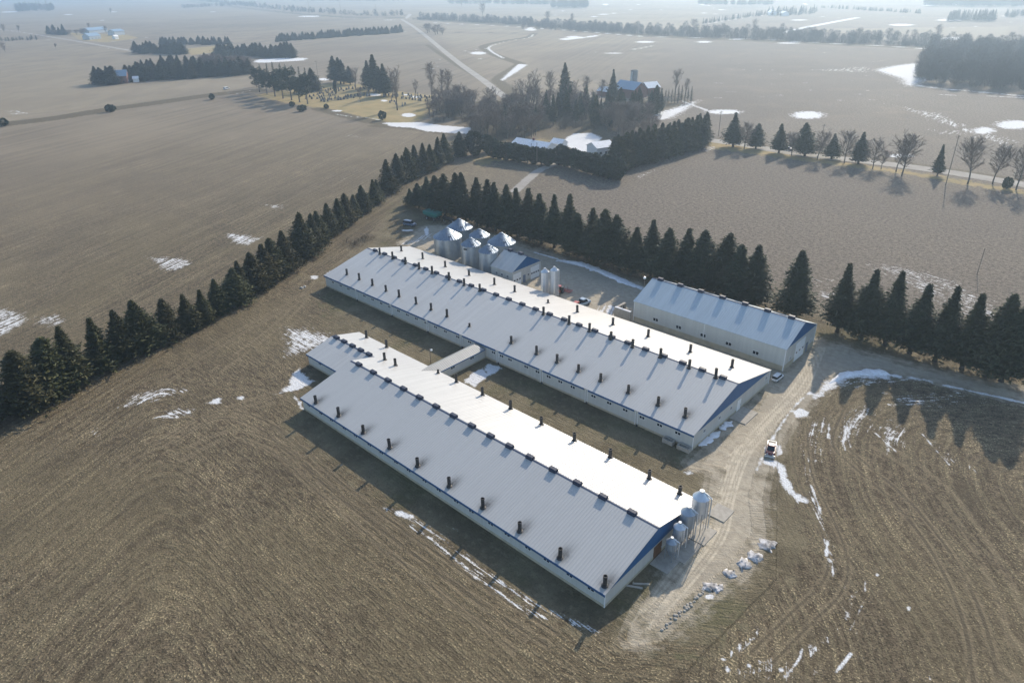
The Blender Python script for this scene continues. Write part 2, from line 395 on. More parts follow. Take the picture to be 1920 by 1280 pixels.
# beside the barns
streak([(525,612),(560,608),(625,625),(640,640),(600,655),(570,665),(525,672),(530,640)], 3.0, 1.08)
snow([(512,740),(535,728),(548,700),(560,690),(575,706),(592,714),(570,728),(545,735)], 0.9); snow([(552,742),(566,752),(570,768),(558,762)], 0.6)
streak([(250,735),(330,722),(370,730),(300,752),(230,770),(195,782)], 1.5, 0.9); streak([(275,785),(330,762),(372,765),(360,782),(300,790)], 1.3, 1.0)
snow([(380,757),(412,743),(418,756),(400,758)], 0.7); streak([(165,812),(185,800),(192,822)], 1.0, 1.0); snow(ell(452,746,10,4), 0.6); streak([(170,830),(370,700),(470,690),(300,790)], 3, 0.45)
streak_line([(725,953),(770,972),(810,996),(850,1025),(900,1065),(950,1100),(1000,1130),(1060,1160),(1120,1185)], 0.7, 0.7, 0.95)
streak_line([(770,985),(820,1020),(870,1060),(920,1100),(970,1135),(1020,1160)], 0.55, 0.6, 1.05)
snow_line([(748,962),(770,968)], 0.5, 0.6); streak_line([(640,870),(690,905),(760,950),(840,985),(900,1010)], 0.5, 0.8, 0.66)
snow([(866,716),(884,700),(905,688),(918,700),(908,712),(890,726)], 0.6); snow([(903,694),(915,681),(932,684),(945,690),(930,700),(912,706)], 0.8)
snow([(1282,886),(1296,881),(1303,887),(1290,892)], 0.5); snow(ell(590,520,8,4), 0.6); streak([(605,505),(645,505),(640,520),(600,520)], 1, 0.6)
# yard behind the long barn
streak([(730,460),(790,440),(820,432),(815,445),(770,462)], 1.5, 0.85); snow(ell(765,432,12,2), 0.5); snow(ell(800,434,5,9), 0.6); streak([(1090,590),(1140,568),(1175,575),(1170,590),(1110,605)], 1.2, 0.95)
snow_line([(1002,473),(1040,484),(1060,489)], 0.5, 0.6); snow_line([(1050,488),(1100,500),(1150,520),(1205,541)], 1.1, 0.7)
# right field
snow([(1548,715),(1570,704),(1610,699),(1655,698),(1674,704),(1668,711),(1630,709),(1590,711),(1560,731),(1530,752),(1524,744)], 1.3)
snow_line([(1672,703),(1705,708),(1745,715)], 0.6, 0.8); snow_line([(1770,722),(1830,735),(1925,756)], 0.45, 0.4)
streak([(1545,700),(1700,700),(1760,715),(1700,725),(1570,740),(1525,765)], 2, 0.8)
streak([(1660,735),(1800,730),(1860,755),(1740,775),(1650,765)], 3, 0.85)
streak([(1560,800),(1600,760),(1640,755),(1640,790),(1600,840),(1570,850)], 2.5, 1.0); streak([(1630,800),(1690,785),(1720,840),(1660,850)], 2.5, 0.98); streak([(1500,790),(1560,760),(1560,850),(1520,900),(1500,860)], 2.5, 0.85)
streak([(1730,810),(1800,850),(1835,890),(1770,870)], 2.5, 0.85); snow([(1484,770),(1500,764),(1519,772),(1514,782),(1490,783)], 0.5)
snow_line([(1520,735),(1492,760),(1462,800),(1436,845),(1420,880)], 0.25, 0.5); snow([(1452,832),(1466,834),(1468,850),(1456,856)], 0.4)
streak([(1437,868),(1468,866),(1478,905),(1510,940),(1498,946),(1472,925),(1462,885)], 0.8, 1.15)
streak([(1535,1000),(1560,1005),(1575,1060),(1550,1060)], 1.2, 0.95); streak_line([(1520,890),(1535,970),(1560,1050),(1555,1090)], 1.0, 0.8, 0.72); streak_line([(1600,1110),(1590,1150),(1550,1200),(1500,1235)], 1.0, 1.0, 0.75); streak_line([(1360,1232),(1410,1195),(1420,1180)], 0.6, 0.6, 0.9)
streak([(1345,1240),(1400,1220),(1470,1215),(1520,1240),(1500,1290),(1340,1290)], 2, 0.8); streak([(1560,1200),(1640,1130),(1620,1210),(1580,1260)], 2, 0.7); streak([(1350,1215),(1380,1200),(1400,1235),(1360,1260)], 1, 0.9)
snow(ell(1330,1118,9,5), 0.4); streak([(1455,905),(1470,900),(1520,960),(1500,1010)], 2, .5)
for i_, a_ in enumerate([[(1575,839),(1577,814),(1590,791),(1610,773),(1630,766)],[(1585,844),(1581,819),(1595,793),(1620,781)],[(1567,756),(1547,783),(1532,806)],[(1622,814),(1640,793),(1665,788),(1690,788)],[(1635,806),(1655,824),(1680,846)],[(1645,803),(1675,829),(1710,841)],[(1663,743),(1695,742),(1725,741)],[(1665,758),(1695,758),(1730,758)],[(1663,772),(1683,772)],[(1554,811),(1560,834)],[(1730,814),(1760,849),(1780,871)],[(1811,861),(1833,889)],[(1775,854),(1801,876)],[(1520,909),(1530,934),(1540,964)],[(1515,854),(1520,899)],[(1545,1009),(1552,1039),(1560,1054)],[(1560,1054),(1562,1079)],[(1595,1079),(1601,1104),(1590,1134)],[(1620,1127),(1595,1180)],[(1595,1225),(1567,1260)],[(1625,1225),(1600,1255)],[(1414,1195),(1379,1230)],[(1505,1215),(1495,1240),(1470,1270)],[(1740,1257),(1745,1275)],[(1622,1089),(1622,1109)],[(1600,788),(1590,814),(1595,839)],[(1615,763),(1595,771),(1580,788)],[(1645,811),(1668,839)],[(1545,783),(1540,809)],[(1710,733),(1745,736),(1790,746)],[(1670,786),(1690,803)],[(1555,793),(1552,824)]]): snow_line(a_, (0.07, 0.16, 0.02)[i_ % 3], 0.26)
for q in [(1354,1235,7.021063189568706,3.0090270812437314),(1364,1255,5.015045135406218,7.021063189568706),(1404,1247,6.018054162487463,4.012036108324975),(1394,1260,7.021063189568706,3.0090270812437314),(1465,1255,6.018054162487463,5.015045135406218),(1475,1266,7.021063189568706,4.012036108324975),(1429,1240,4.012036108324975,2.507522567703109),(1550,1034,5.015045135406218,11.033099297893681),(1551,1019,3.510531594784353,7.021063189568706),(1645,1077,2.507522567703109,2.0060180541624875),(1704,1140,2.507522567703109,4.012036108324975),(1585,1099,2.0060180541624875,4.012036108324975),(1444,999,1.5045135406218657,3.0090270812437314),(1515,849,1.5045135406218657,2.0060180541624875),(1490,1262,2.507522567703109,2.0060180541624875),(1530,1260,3.0090270812437314,2.0060180541624875),(1801,1260,2.0060180541624875,3.0090270812437314)]: snow(ell(*q), 0.3)
snow_line([(1439, 866), (1462, 873), (1470, 896), (1484, 921), (1505, 938)], 0.75, 0.6)
# field behind the right hand spruces
streak([(1590,485),(1700,490),(1800,520),(1880,560),(1925,600),(1925,650),(1800,600),(1660,530)], 5, 0.78); streak([(1530,540),(1575,550),(1570,566),(1520,562)], 2, 0.95); streak([(1455,500),(1600,520),(1600,560),(1470,540)], 4, .6)

# gravel, dirt, lawn, dark strips, tracks
A_gravel = np.full(NV, -3.0); A_dirt = np.full(NV, -3.0); A_lawn = np.full(NV, -3.0); A_dark = np.full(NV, -3.0); A_track = np.full(NV, -2.0); A_road = np.full(NV, -3.0)
A_gravel = np.maximum(A_gravel, np.clip(sd_poly(P2([(1535,640),(1640,668),(1780,702),(1925,735),(1925,754),(1760,714),(1660,694),(1575,700),(1520,737),(1475,790),(1436,850),(1416,930),(1424,1000),(1376,1070),(1310,1118),(1230,1190),(1190,1196),(1215,1140),(1262,1075),(1308,1022),(1335,950),(1350,880),(1300,870),(1345,825),(1410,770),(1440,720),(1470,694)]), 9)/3, -3, 3))
A_gravel = np.maximum(A_gravel, np.clip(sd_poly(P2([(1535,640),(1470,694),(1440,700),(1190,612),(1060,570),(920,515),(800,470),(755,455),(800,425),(870,425),(1000,468),(1200,536),(1225,560)]), 9)/3, -3, 3))
A_dirt = np.clip(sd_poly(P2([(600,560),(590,530),(690,455),(740,380),(775,365),(820,420),(1000,465),(1540,600),(1925,720),(1925,750),(1700,705),(1540,738),(1482,800),(1500,900),(1518,960),(1528,1020),(1470,1090),(1400,1165),(1330,1222),(1230,1222),(1130,1205),(1000,1145),(850,1035),(700,925),(530,815),(556,720),(640,660)]), 9)/3, -3, 3)
for pl, w in (([(1330,263),(1390,271),(1500,289),(1600,300),(1700,312),(1800,326),(1930,348)], 4.0), ([(752,36),(775,50),(800,69),(818,84),(860,118),(905,150),(950,184),(1000,212)], 3.2), ([(-20,52),(60,64),(110,72),(170,82),(255,97)], 3.2), ([(966,358),(990,336),(1012,319),(1036,309)], 2.0), ([(1036,309),(1045,296),(1060,285)], 2.2), ([(762,35),(770,26)], 4), ([(170,82),(200,79),(230,76),(280,70)], 2.5)):
    A_road = np.maximum(A_road, np.clip((w-d_line(smooth_pl(pl), w+9))/1.5, -3, 3))
for pl in ([(478,178),(560,166),(640,152),(720,168),(850,184),(830,196),(790,225),(745,236),(705,232),(640,212),(596,203),(520,190)], [(1000,262),(1060,250),(1075,262),(1040,285),(1000,280)], [(1315,262),(1400,272),(1500,292),(1700,320),(1925,358),(1925,366),(1700,327),(1480,298),(1330,278)],
           [(130,62),(240,66),(262,72),(200,80),(150,76)], [(345,92),(430,84),(450,92),(360,104)], [(890,300),(935,290),(940,300),(900,312)]):
    A_lawn = np.maximum(A_lawn, np.clip(sd_poly(P2(pl), 12)/4, -3, 3))
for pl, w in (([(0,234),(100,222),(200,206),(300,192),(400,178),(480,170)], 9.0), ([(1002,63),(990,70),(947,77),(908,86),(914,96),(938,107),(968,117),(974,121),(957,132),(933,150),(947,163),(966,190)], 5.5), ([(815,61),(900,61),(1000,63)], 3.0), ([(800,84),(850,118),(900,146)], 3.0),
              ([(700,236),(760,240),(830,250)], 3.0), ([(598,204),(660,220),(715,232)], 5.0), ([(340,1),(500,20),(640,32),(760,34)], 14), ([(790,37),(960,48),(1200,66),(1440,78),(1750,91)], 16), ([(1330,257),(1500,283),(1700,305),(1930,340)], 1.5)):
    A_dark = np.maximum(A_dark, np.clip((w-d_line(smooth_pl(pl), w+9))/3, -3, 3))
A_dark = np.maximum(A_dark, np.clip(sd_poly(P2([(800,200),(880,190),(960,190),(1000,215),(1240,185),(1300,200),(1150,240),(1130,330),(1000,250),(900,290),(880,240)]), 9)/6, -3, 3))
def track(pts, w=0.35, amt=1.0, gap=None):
    global A_track; pl = smooth_pl(pts)
    d = d_line(pl, 8.0, True)
    if gap: d = np.abs(d-gap/2)
    A_track = np.maximum(A_track, np.clip(amt-d/(w*0.62), -2, 1)*(d < 7.5)-2*(d >= 7.5))
track([(300,835),(400,780),(480,790),(560,850),(640,920),(760,1010),(900,1110),(1040,1200)], 0.6, 0.8, 2.2)
track([(330,860),(430,815),(520,840),(600,910),(720,1010),(860,1120),(980,1210)], 0.6, 0.6, 2.2)
track([(480,760),(560,740),(620,800),(700,880)], 0.5, 0.6, 2.0); track([(420,770),(540,730),(600,700)], 0.5, .6, 2.0)
track([(300,720),(420,640),(560,560),(640,500),(720,420),(765,375)], 0.45, 0.9, 2.0); track([(400,700),(520,610),(600,530),(690,450),(745,400)], 0.4, 0.6, 2.0)
track([(1595,770),(1575,830),(1610,870),(1680,930),(1740,1000),(1790,1080),(1830,1180),(1850,1290)], 0.5, 1.0, 2.4)
track([(1500,790),(1505,880),(1540,960),(1570,1040),(1560,1100),(1500,1160),(1420,1240)], 0.5, 0.8, 2.4); track([(1640,830),(1720,880),(1800,960),(1880,1100),(1920,1220)], 0.5, .4, 2.4)
for k in range(6):
    o = (k-2.5)*7
    track([(1540+o*.5,650),(1495+o,730),(1440+o,790),(1390+o,850),(1360+o,930),(1340+o*1.3,1000),(1290+o*1.5,1070),(1220+o*1.5,1150)], 0.45, 0.9 if k % 2 else 0.6)
track([(1500,740),(1400,840),(1330,880),(1280,900),(1200,880)], 0.4, 0.7, 1.8); track([(1340,930),(1330,990),(1280,1060),(1190,1180),(1100,1210)], 0.4, .8, 1.8)
# row coordinate of the furrows, field by field
LA = np.array([-146.5, 29.0]); LB = np.array([-236.3, 216.2]); LD = (LB-LA)/np.linalg.norm(LB-LA); LN = np.array([LD[1], -LD[0]])
d1 = (GX-LA[0])*LN[0]+(GY-LA[1])*LN[1]            # metres from the left tree row, positive towards the barns
d2 = (49.0-GY)*1.7 + np.maximum(0, GX+30)*1.2
k_ = 4.0
A_row = np.where((d1 > 0) & (GX < 0) & (GY < 90), -k_*np.log(np.exp(-np.clip(d1, -60, 400)/k_)+np.exp(-np.clip(d2, -60, 400)/k_)), d1)
gr = smooth_pl([(1990,735),(1850,722),(1640,722),(1560,762),(1530,830),(1540,920),(1580,1000),(1640,1090),(1700,1180),(1740,1290),(1760,1400)], 8)
rf = (GX > -45) & (GY < 140) & (d1 > 40)
rf &= (sd_poly(P2([(1450,690),(2300,690),(2300,1600),(1100,1600),(1280,1240),(1440,1080)]), 5) > 0)
A_row = np.where(rf, d_line(gr, 120.0), A_row)
A_row = np.where((GY > 150) & (d1 > 8), GX*0.25+GY*0.97, A_row)
cx, cy = -90.0, 100.0
beyond = (d1 > 8) & (sd_poly(P2([(1318,268),(1390,276),(1500,294),(1700,318),(2000,362),(2300,300),(2000,60),(1000,60),(1000,150),(1240,205)]), 5) > 0)
A_row = np.where(beyond, (GX*math.sin(R(90))-GY*math.cos(R(90)))*0.30, A_row)
lf = sd_poly(P2([(-60,228),(200,200),(480,165),(560,60),(300,20),(-300,20)]), 5) > 0
A_row = np.where(lf, (GX*math.sin(R(168))-GY*math.cos(R(168)))*0.16, A_row)
A_far = np.clip((np.hypot(GX-cx, GY-cy)-115)/230, 0, 1)
A_right = np.clip((d1-10)/60, 0, 1)*np.clip((GY-148)/20, 0, 1)

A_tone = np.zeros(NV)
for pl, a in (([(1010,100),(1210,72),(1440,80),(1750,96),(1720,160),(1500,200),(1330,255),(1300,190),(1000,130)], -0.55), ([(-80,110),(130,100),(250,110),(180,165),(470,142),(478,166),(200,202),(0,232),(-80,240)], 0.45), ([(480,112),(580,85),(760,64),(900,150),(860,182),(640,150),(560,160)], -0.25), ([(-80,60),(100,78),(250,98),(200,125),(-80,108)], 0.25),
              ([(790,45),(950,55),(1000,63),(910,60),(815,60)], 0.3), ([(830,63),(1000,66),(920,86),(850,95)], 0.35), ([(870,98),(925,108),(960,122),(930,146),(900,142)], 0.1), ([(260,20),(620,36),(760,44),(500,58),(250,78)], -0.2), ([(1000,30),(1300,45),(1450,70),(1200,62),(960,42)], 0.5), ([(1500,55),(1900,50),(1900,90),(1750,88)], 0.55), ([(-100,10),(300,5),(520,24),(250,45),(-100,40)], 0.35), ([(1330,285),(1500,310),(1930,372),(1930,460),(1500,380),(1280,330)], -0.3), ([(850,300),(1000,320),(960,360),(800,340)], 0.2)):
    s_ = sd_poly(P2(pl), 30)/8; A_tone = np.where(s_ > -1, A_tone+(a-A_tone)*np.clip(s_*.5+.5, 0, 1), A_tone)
me = bpy.data.meshes.new('ground')
ii = np.arange(NR-1)[:, None]*NA; jj = np.arange(NA)[None, :]; j2 = (jj+1) % NA
quads = np.stack([ii+jj, ii+NA+jj, ii+NA+j2, ii+j2], -1).reshape(-1, 4)
me.vertices.add(NV+1); co = np.zeros((NV+1, 3)); co[:NV, 0] = GX; co[:NV, 1] = GY
me.vertices.foreach_set('co', co.ravel())
tri = np.stack([np.full(NA, NV), np.arange(NA), (np.arange(NA)+1) % NA], -1)
nq = len(quads); me.loops.add(nq*4+NA*3); me.loops.foreach_set('vertex_index', np.concatenate([quads.ravel(), tri.ravel()]).astype(np.int32))
me.polygons.add(nq+NA)
me.polygons.foreach_set('loop_start', np.concatenate([np.arange(nq)*4, nq*4+np.arange(NA)*3]).astype(np.int32))
me.update(calc_edges=True); me.validate()
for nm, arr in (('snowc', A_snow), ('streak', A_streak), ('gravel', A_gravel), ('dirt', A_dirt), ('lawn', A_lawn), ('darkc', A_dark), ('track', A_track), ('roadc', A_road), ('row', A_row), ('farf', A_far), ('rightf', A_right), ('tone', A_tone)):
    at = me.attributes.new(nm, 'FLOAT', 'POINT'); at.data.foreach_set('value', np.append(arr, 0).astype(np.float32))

def ground_mat():
    t = NT('ground_cover'); row = t.attr('row'); far = t.attr('farf')
    big = t.noise(0.012, 5, 0.6); mid = t.noise(0.11, 6, 0.6); fin = t.noise(0.9, 7, 0.65); vf = t.noise(3.7, 3.0, 0.6); vf2 = t.noise(3.2, 3.0, 0.6, st=(1, 1, 1, 0.7))
    # combined furrow space: across the rows, plus a world position to break it up
    warp = t.math('ADD', row, t.math('MULTIPLY', t.noise(0.25, 3), 0.9))
    comb = t.n('ShaderNodeCombineXYZ'); t.put(comb.inputs[0], t.math('MULTIPLY', warp, 1.0))
    sx = t.n('ShaderNodeSeparateXYZ'); t.put(sx.inputs[0], t.pos())
    t.put(comb.inputs[1], t.math('MULTIPLY', t.math('ADD', sx.outputs[0], t.math('MULTIPLY', sx.outputs[1], 0.6)), 0.22))
    fur = t.noise(1.5, 4, 0.6, vec=comb.outputs[0])          # long streaks along the rows
    fur2 = t.noise(0.22, 2, 0.5, vec=comb.outputs[0])          # swaths
    # soil and straw
    soil = t.mix(t.ramp(fin, 0.36, 0.64), (0.076, 0.058, 0.037), (0.172, 0.134, 0.086))
    soil = t.mix(t.math('MULTIPLY', t.ramp(fur, 0.42, 0.62), 0.55), soil, (0.175, 0.148, 0.092))
    zone = t.math('ADD', t.math('MULTIPLY', t.math('SUBTRACT', fur, 0.5), 0.42), t.math('ADD', t.math('MULTIPLY', t.math('SUBTRACT', fur2, 0.5), 0.36), t.math('MULTIPLY', t.math('SUBTRACT', mid, 0.5), 0.30)))
    straw = t.ramp(t.math('ADD', vf, t.math('MULTIPLY', zone, 0.75)), 0.58, 0.665)
    near = t.mix(t.math('MULTIPLY', straw, 0.9), soil, (0.47, 0.38, 0.225))
    near = t.mix(t.math('MULTIPLY', t.ramp(t.math('SUBTRACT', vf2, t.math('MULTIPLY', zone, 0.5)), 0.545, 0.62), 0.75), near, (0.030, 0.026, 0.018))
    near = t.mix(t.math('MULTIPLY', t.ramp(t.noise(0.022, 5, 0.6), 0.45, 0.60), 0.36), near, (0.16, 0.130, 0.076))
    near = t.mix(t.math('MULTIPLY', t.ramp(t.math('ADD', t.math('MULTIPLY', fur2, 0.6), t.math('MULTIPLY', t.noise(0.035, 4), 0.4)), 0.50, 0.60), 0.45), near, (0.060, 0.048, 0.032))
    farc = t.mix(t.ramp(big, 0.35, 0.65), (0.168, 0.136, 0.100), (0.236, 0.192, 0.140))
    farc = t.mix(t.math('MULTIPLY', t.ramp(fur2, 0.38, 0.62), 0.45), farc, (0.29, 0.24, 0.165))
    farc = t.mix(t.math('MULTIPLY', t.ramp(vf, 0.52, 0.7), 0.35), farc, (0.38, 0.31, 0.21))
    c = t.mix(t.math('MULTIPLY', far, 0.85), near, farc)
    farc = t.mix(t.math('MULTIPLY', t.ramp(fur, 0.42, 0.62), 0.3), farc, (0.12, 0.096, 0.072))
    grain = t.noise(1.25, 4, 0.7)
    farc = t.mix(t.math('MULTIPLY', t.ramp(grain, 0.50, 0.64), 0.5), farc, (0.085, 0.070, 0.052))
    farc = t.mix(t.math('MULTIPLY', t.ramp(grain, 0.48, 0.36), 0.4), farc, (0.40, 0.33, 0.225))
    rgt = t.mix(t.ramp(t.math('ADD', t.math('MULTIPLY', fin, 0.5), t.math('MULTIPLY', grain, 0.5)), 0.42, 0.58), (0.082, 0.067, 0.054), (0.200, 0.168, 0.136))
    rgt = t.mix(t.math('MULTIPLY', t.ramp(vf, 0.53, 0.66), 0.6), rgt, (0.32, 0.28, 0.23))
    rgt = t.mix(t.math('MULTIPLY', t.ramp(vf2, 0.54, 0.64), 0.45), rgt, (0.05, 0.042, 0.036))
    c = t.mix(t.math('MULTIPLY', t.attr('rightf'), 0.8), c, rgt)
    tn = t.ramp(t.noise(0.35, 4), 0.32, 0.52)
    c = t.mix(t.math('MULTIPLY', t.math('MULTIPLY', t.ramp(t.attr('track'), -1.5, -0.4), tn), 0.38), c, (0.25, 0.20, 0.13))
    c = t.mix(t.math('MULTIPLY', t.math('MULTIPLY', t.ramp(t.attr('track'), 0.0, 0.5), tn), 0.55), c, (0.055, 0.045, 0.03))
    blo = t.ramp(t.noise(0.006, 3, 0.5, st=(1, 1, 1)), 0.5, 0.66)
    c = t.mix(t.math('MULTIPLY', t.math('MULTIPLY', blo, t.attr('farf')), 0.35), c, (0.086, 0.068, 0.052))
    c = t.mix(t.math('MULTIPLY', t.math('MULTIPLY', t.ramp(t.noise(0.03, 6, 0.65), 0.5, 0.7), t.attr('farf')), 0.3), c, (0.262, 0.209, 0.144))
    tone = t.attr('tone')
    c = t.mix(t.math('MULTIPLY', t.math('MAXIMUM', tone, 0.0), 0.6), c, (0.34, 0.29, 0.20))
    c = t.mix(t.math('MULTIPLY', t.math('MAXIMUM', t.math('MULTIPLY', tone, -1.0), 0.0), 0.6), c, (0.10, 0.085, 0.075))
    # dirt and mown grass round the buildings
    e1 = t.math('MULTIPLY', t.math('SUBTRACT', t.noise(0.35, 6, 0.65), 0.5), 3.0)
    dirt = t.mix(t.ramp(mid, 0.35, 0.65), (0.115, 0.094, 0.058), (0.185, 0.155, 0.098))
    dirt = t.mix(t.math('MULTIPLY', t.ramp(t.noise(0.06, 4), 0.5, 0.62), 0.6), dirt, (0.10, 0.098, 0.048))
    dirt = t.mix(t.math('MULTIPLY', t.ramp(fin, 0.48, 0.7), 0.55), dirt, (0.26, 0.215, 0.135))
    dirt = t.mix(t.math('MULTIPLY', t.ramp(vf2, 0.52, 0.65), 0.45), dirt, (0.06, 0.05, 0.03))
    c = t.mix(t.ramp(t.math('ADD', t.attr('dirt'), e1), -0.15, 0.35), c, dirt)
    lawn = t.mix(t.ramp(mid, 0.3, 0.7), (0.346, 0.257, 0.122), (0.253, 0.207, 0.094))
    c = t.mix(t.ramp(t.math('ADD', t.attr('lawn'), e1), -0.3, 0.4), c, lawn)
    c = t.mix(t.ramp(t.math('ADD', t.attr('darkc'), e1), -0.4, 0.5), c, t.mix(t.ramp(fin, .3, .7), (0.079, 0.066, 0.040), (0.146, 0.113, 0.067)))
    # gravel with wheel tracks
    grav = t.mix(t.ramp(fin, 0.3, 0.7), (0.33, 0.285, 0.215), (0.44, 0.385, 0.295))
    grav = t.mix(t.math('MULTIPLY', t.ramp(mid, 0.4, 0.65), 0.5), grav, (0.29, 0.26, 0.21))
    grav = t.mix(t.math('MULTIPLY', t.math('MULTIPLY', t.ramp(t.attr('track'), 0.0, 0.6), t.ramp(t.noise(0.4, 5, .7), 0.3, 0.62)), 0.8), grav, (0.58, 0.51, 0.39))
    c = t.mix(t.ramp(t.math('ADD', t.attr('gravel'), t.math('MULTIPLY', e1, 0.8)), -0.8, 0.3), c, grav)
    c = t.mix(t.ramp(t.math('ADD', t.attr('roadc'), t.math('MULTIPLY', e1, 0.35)), -0.3, 0.3), c, t.mix(t.ramp(mid, .3, .7), (0.30, 0.275, 0.24), (0.37, 0.345, 0.31)))
    # snow left in hollows and in the furrows
    e2 = t.math('MULTIPLY', t.math('SUBTRACT', t.noise(0.55, 8, 0.68), 0.5), 4.2)
    s1 = t.ramp(t.math('ADD', t.attr('snowc'), e2), -0.1, 0.7)
    comb2 = t.n('ShaderNodeCombineXYZ'); t.put(comb2.inputs[0], t.math('ADD', row, t.math('MULTIPLY', t.noise(0.2, 3), 0.7)))
    t.put(comb2.inputs[1], t.math('MULTIPLY', t.math('ADD', sx.outputs[0], t.math('MULTIPLY', sx.outputs[1], 0.6)), 0.09))
    fur3 = t.noise(2.1, 4, 0.62, vec=comb2.outputs[0])
    st = t.attr('streak')
    thr = t.math('SUBTRACT', t.math('ADD', t.math('MULTIPLY', fur3, 0.72), t.math('ADD', t.math('MULTIPLY', fin, 0.50), t.math('MULTIPLY', vf, 0.30))), t.math('MULTIPLY', t.math('SUBTRACT', st, 1.0), -0.33))
    s2 = t.math('MULTIPLY', t.ramp(thr, 0.705, 0.80), t.ramp(st, 0.05, 0.3))
    s = t.math('MAXIMUM', s1, s2)
    sn = t.mix(t.ramp(vf, 0.4, 0.75), (0.72, 0.73, 0.74), (0.52, 0.49, 0.44))
    c = t.mix(s, c, sn)
    t.set(Base_Color=c, Roughness=0.92); t.b.inputs['Specular IOR Level'].default_value = 0.15
    field = t.math('SUBTRACT', 1.0, t.ramp(t.attr('gravel'), -0.5, 0.5))
    hgt = t.math('ADD', t.math('MULTIPLY', t.math('ADD', vf, t.math('MULTIPLY', fur, 1.2)), t.math('ADD', 0.25, t.math('MULTIPLY', field, 0.75))), t.math('MULTIPLY', fin, 0.8))
    t.bump(hgt, 0.22, 0.9)
    return t.m
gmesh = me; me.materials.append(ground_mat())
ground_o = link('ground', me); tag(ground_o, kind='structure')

# mounds of ploughed snow as real heaps
def mound(name, pts_uv, w, h, label, cat, group=None, mat='snow', seed=0):
    rg = random.Random(seed); pl = smooth_pl(pts_uv, 5) if len(pts_uv) > 1 else np.array([G(*pts_uv[0])[:2]-[w*.4, 0], G(*pts_uv[0])[:2]+[w*.4, 0.1]])
    base = pl[0]; vs = []; fs = []; n = 9; m = len(pl)
    for i, p in enumerate(pl):
        t = pl[min(i+1, m-1)]-pl[max(i-1, 0)]; t = t/np.linalg.norm(t); q = np.array([-t[1], t[0]])
        e = min(1.0, math.sin(math.pi*(i+0.35)/(m-0.3))*1.5); ww = w*e*rg.uniform(.55, 1.25); hh = .5*h*e*rg.uniform(.5, 1.3)
        for k in range(n):
            s = -1+2*k/(n-1); r = (1-s*s)**0.8*hh*rg.uniform(.55, 1.35) if abs(s) < 1 else -0.06
            P = p+q*s*ww*rg.uniform(.75, 1.2)+t*rg.uniform(-.2, .2); vs.append((P[0]-base[0], P[1]-base[1], r))
    for i in range(m-1):
        for k in range(n-1): fs.append((i*n+k, i*n+k+1, (i+1)*n+k+1, (i+1)*n+k))
    fs.append(tuple(range(n))); fs.append(tuple(range((m-1)*n, m*n))[::-1]); 
    b = MB(); b.add(vs, fs); o = b.build(name, M[mat], smooth=True); o.location = (base[0], base[1], 0)
    return tag(o, label, cat, group)
mound('snow_bank', [(1050,489),(1075,492),(1100,499),(1125,508),(1150,519),(1180,532),(1206,541)], 1.6, 0.9, 'long shaded snow bank along the far edge of the gravel yard', 'snow bank', seed=1)
mound('snow_bank', [(1556,718),(1580,704),(1615,699),(1650,698),(1675,705)], 1.3, 0.9, 'long ploughed snow bank where the drive bends under the right spruces', 'snow bank', seed=2)
for i, (pts, w, h, lb) in enumerate((([(1424,1028),(1440,1022),(1452,1028)], 0.9, 0.55, 'ragged snow pile farthest up the drive edge, beside the mown strip'), ([(1404,1046),(1418,1044),(1430,1048)], 0.9, 0.55, 'grey snow pile second from the top of the drive edge chain'),
        ([(1383,1056),(1396,1058),(1408,1064)], 0.9, 0.6, 'broad grey snow pile in the middle of the drive edge chain'), ([(1356,1072),(1368,1075),(1380,1080)], 0.8, 0.5, 'small humped snow pile on the drive edge near the low stone line'), ([(1318,1106),(1330,1100),(1345,1102),(1354,1106)], 0.7, 0.45, 'long low dirty snow pile at the bottom of the drive edge chain'))):
    mound('snow_pile', pts, w*1.35, h, lb, 'snow pile', 'snow piles along the drive edge', mat='dirty_snow', seed=10+i)
mound('snow_bank', [(1310,836),(1322,828),(1336,818),(1350,808)], 0.9, 0.35, 'grey slab of slid snow against the near end of the long barn gable', 'snow slab', seed=21)
mound('snow_bank', [(1350,805),(1360,798),(1372,790)], 1.0, 0.35, 'pale slab of slid snow by the middle of the long barn gable', 'snow slab', seed=22)
mound('boulder', [(562,541),(568,539),(574,537)], 0.7, 0.8, 'pale lumpy boulder on the dirt left of the long barn', 'boulder', mat='concrete', seed=30)
b = MB(); rg = random.Random(3); pl = smooth_pl([(1240,1180),(1262,1160),(1285,1140),(1305,1122),(1318,1110)], 9); o0 = pl[0]
for p in pl:
    r = rg.uniform(.12, .26); x, y = p-o0
    b.lathe([(r*.8, -.03), (r, r*.4), (r*.5, r*.8)], x+rg.uniform(-.25, .25), y+rg.uniform(-.25, .25), 7)
o = b.build('stone_edging', M['concrete']); o.location = (o0[0], o0[1], 0); tag(o, 'broken line of small pale stones edging the lower drive', 'stones', kind='stuff')
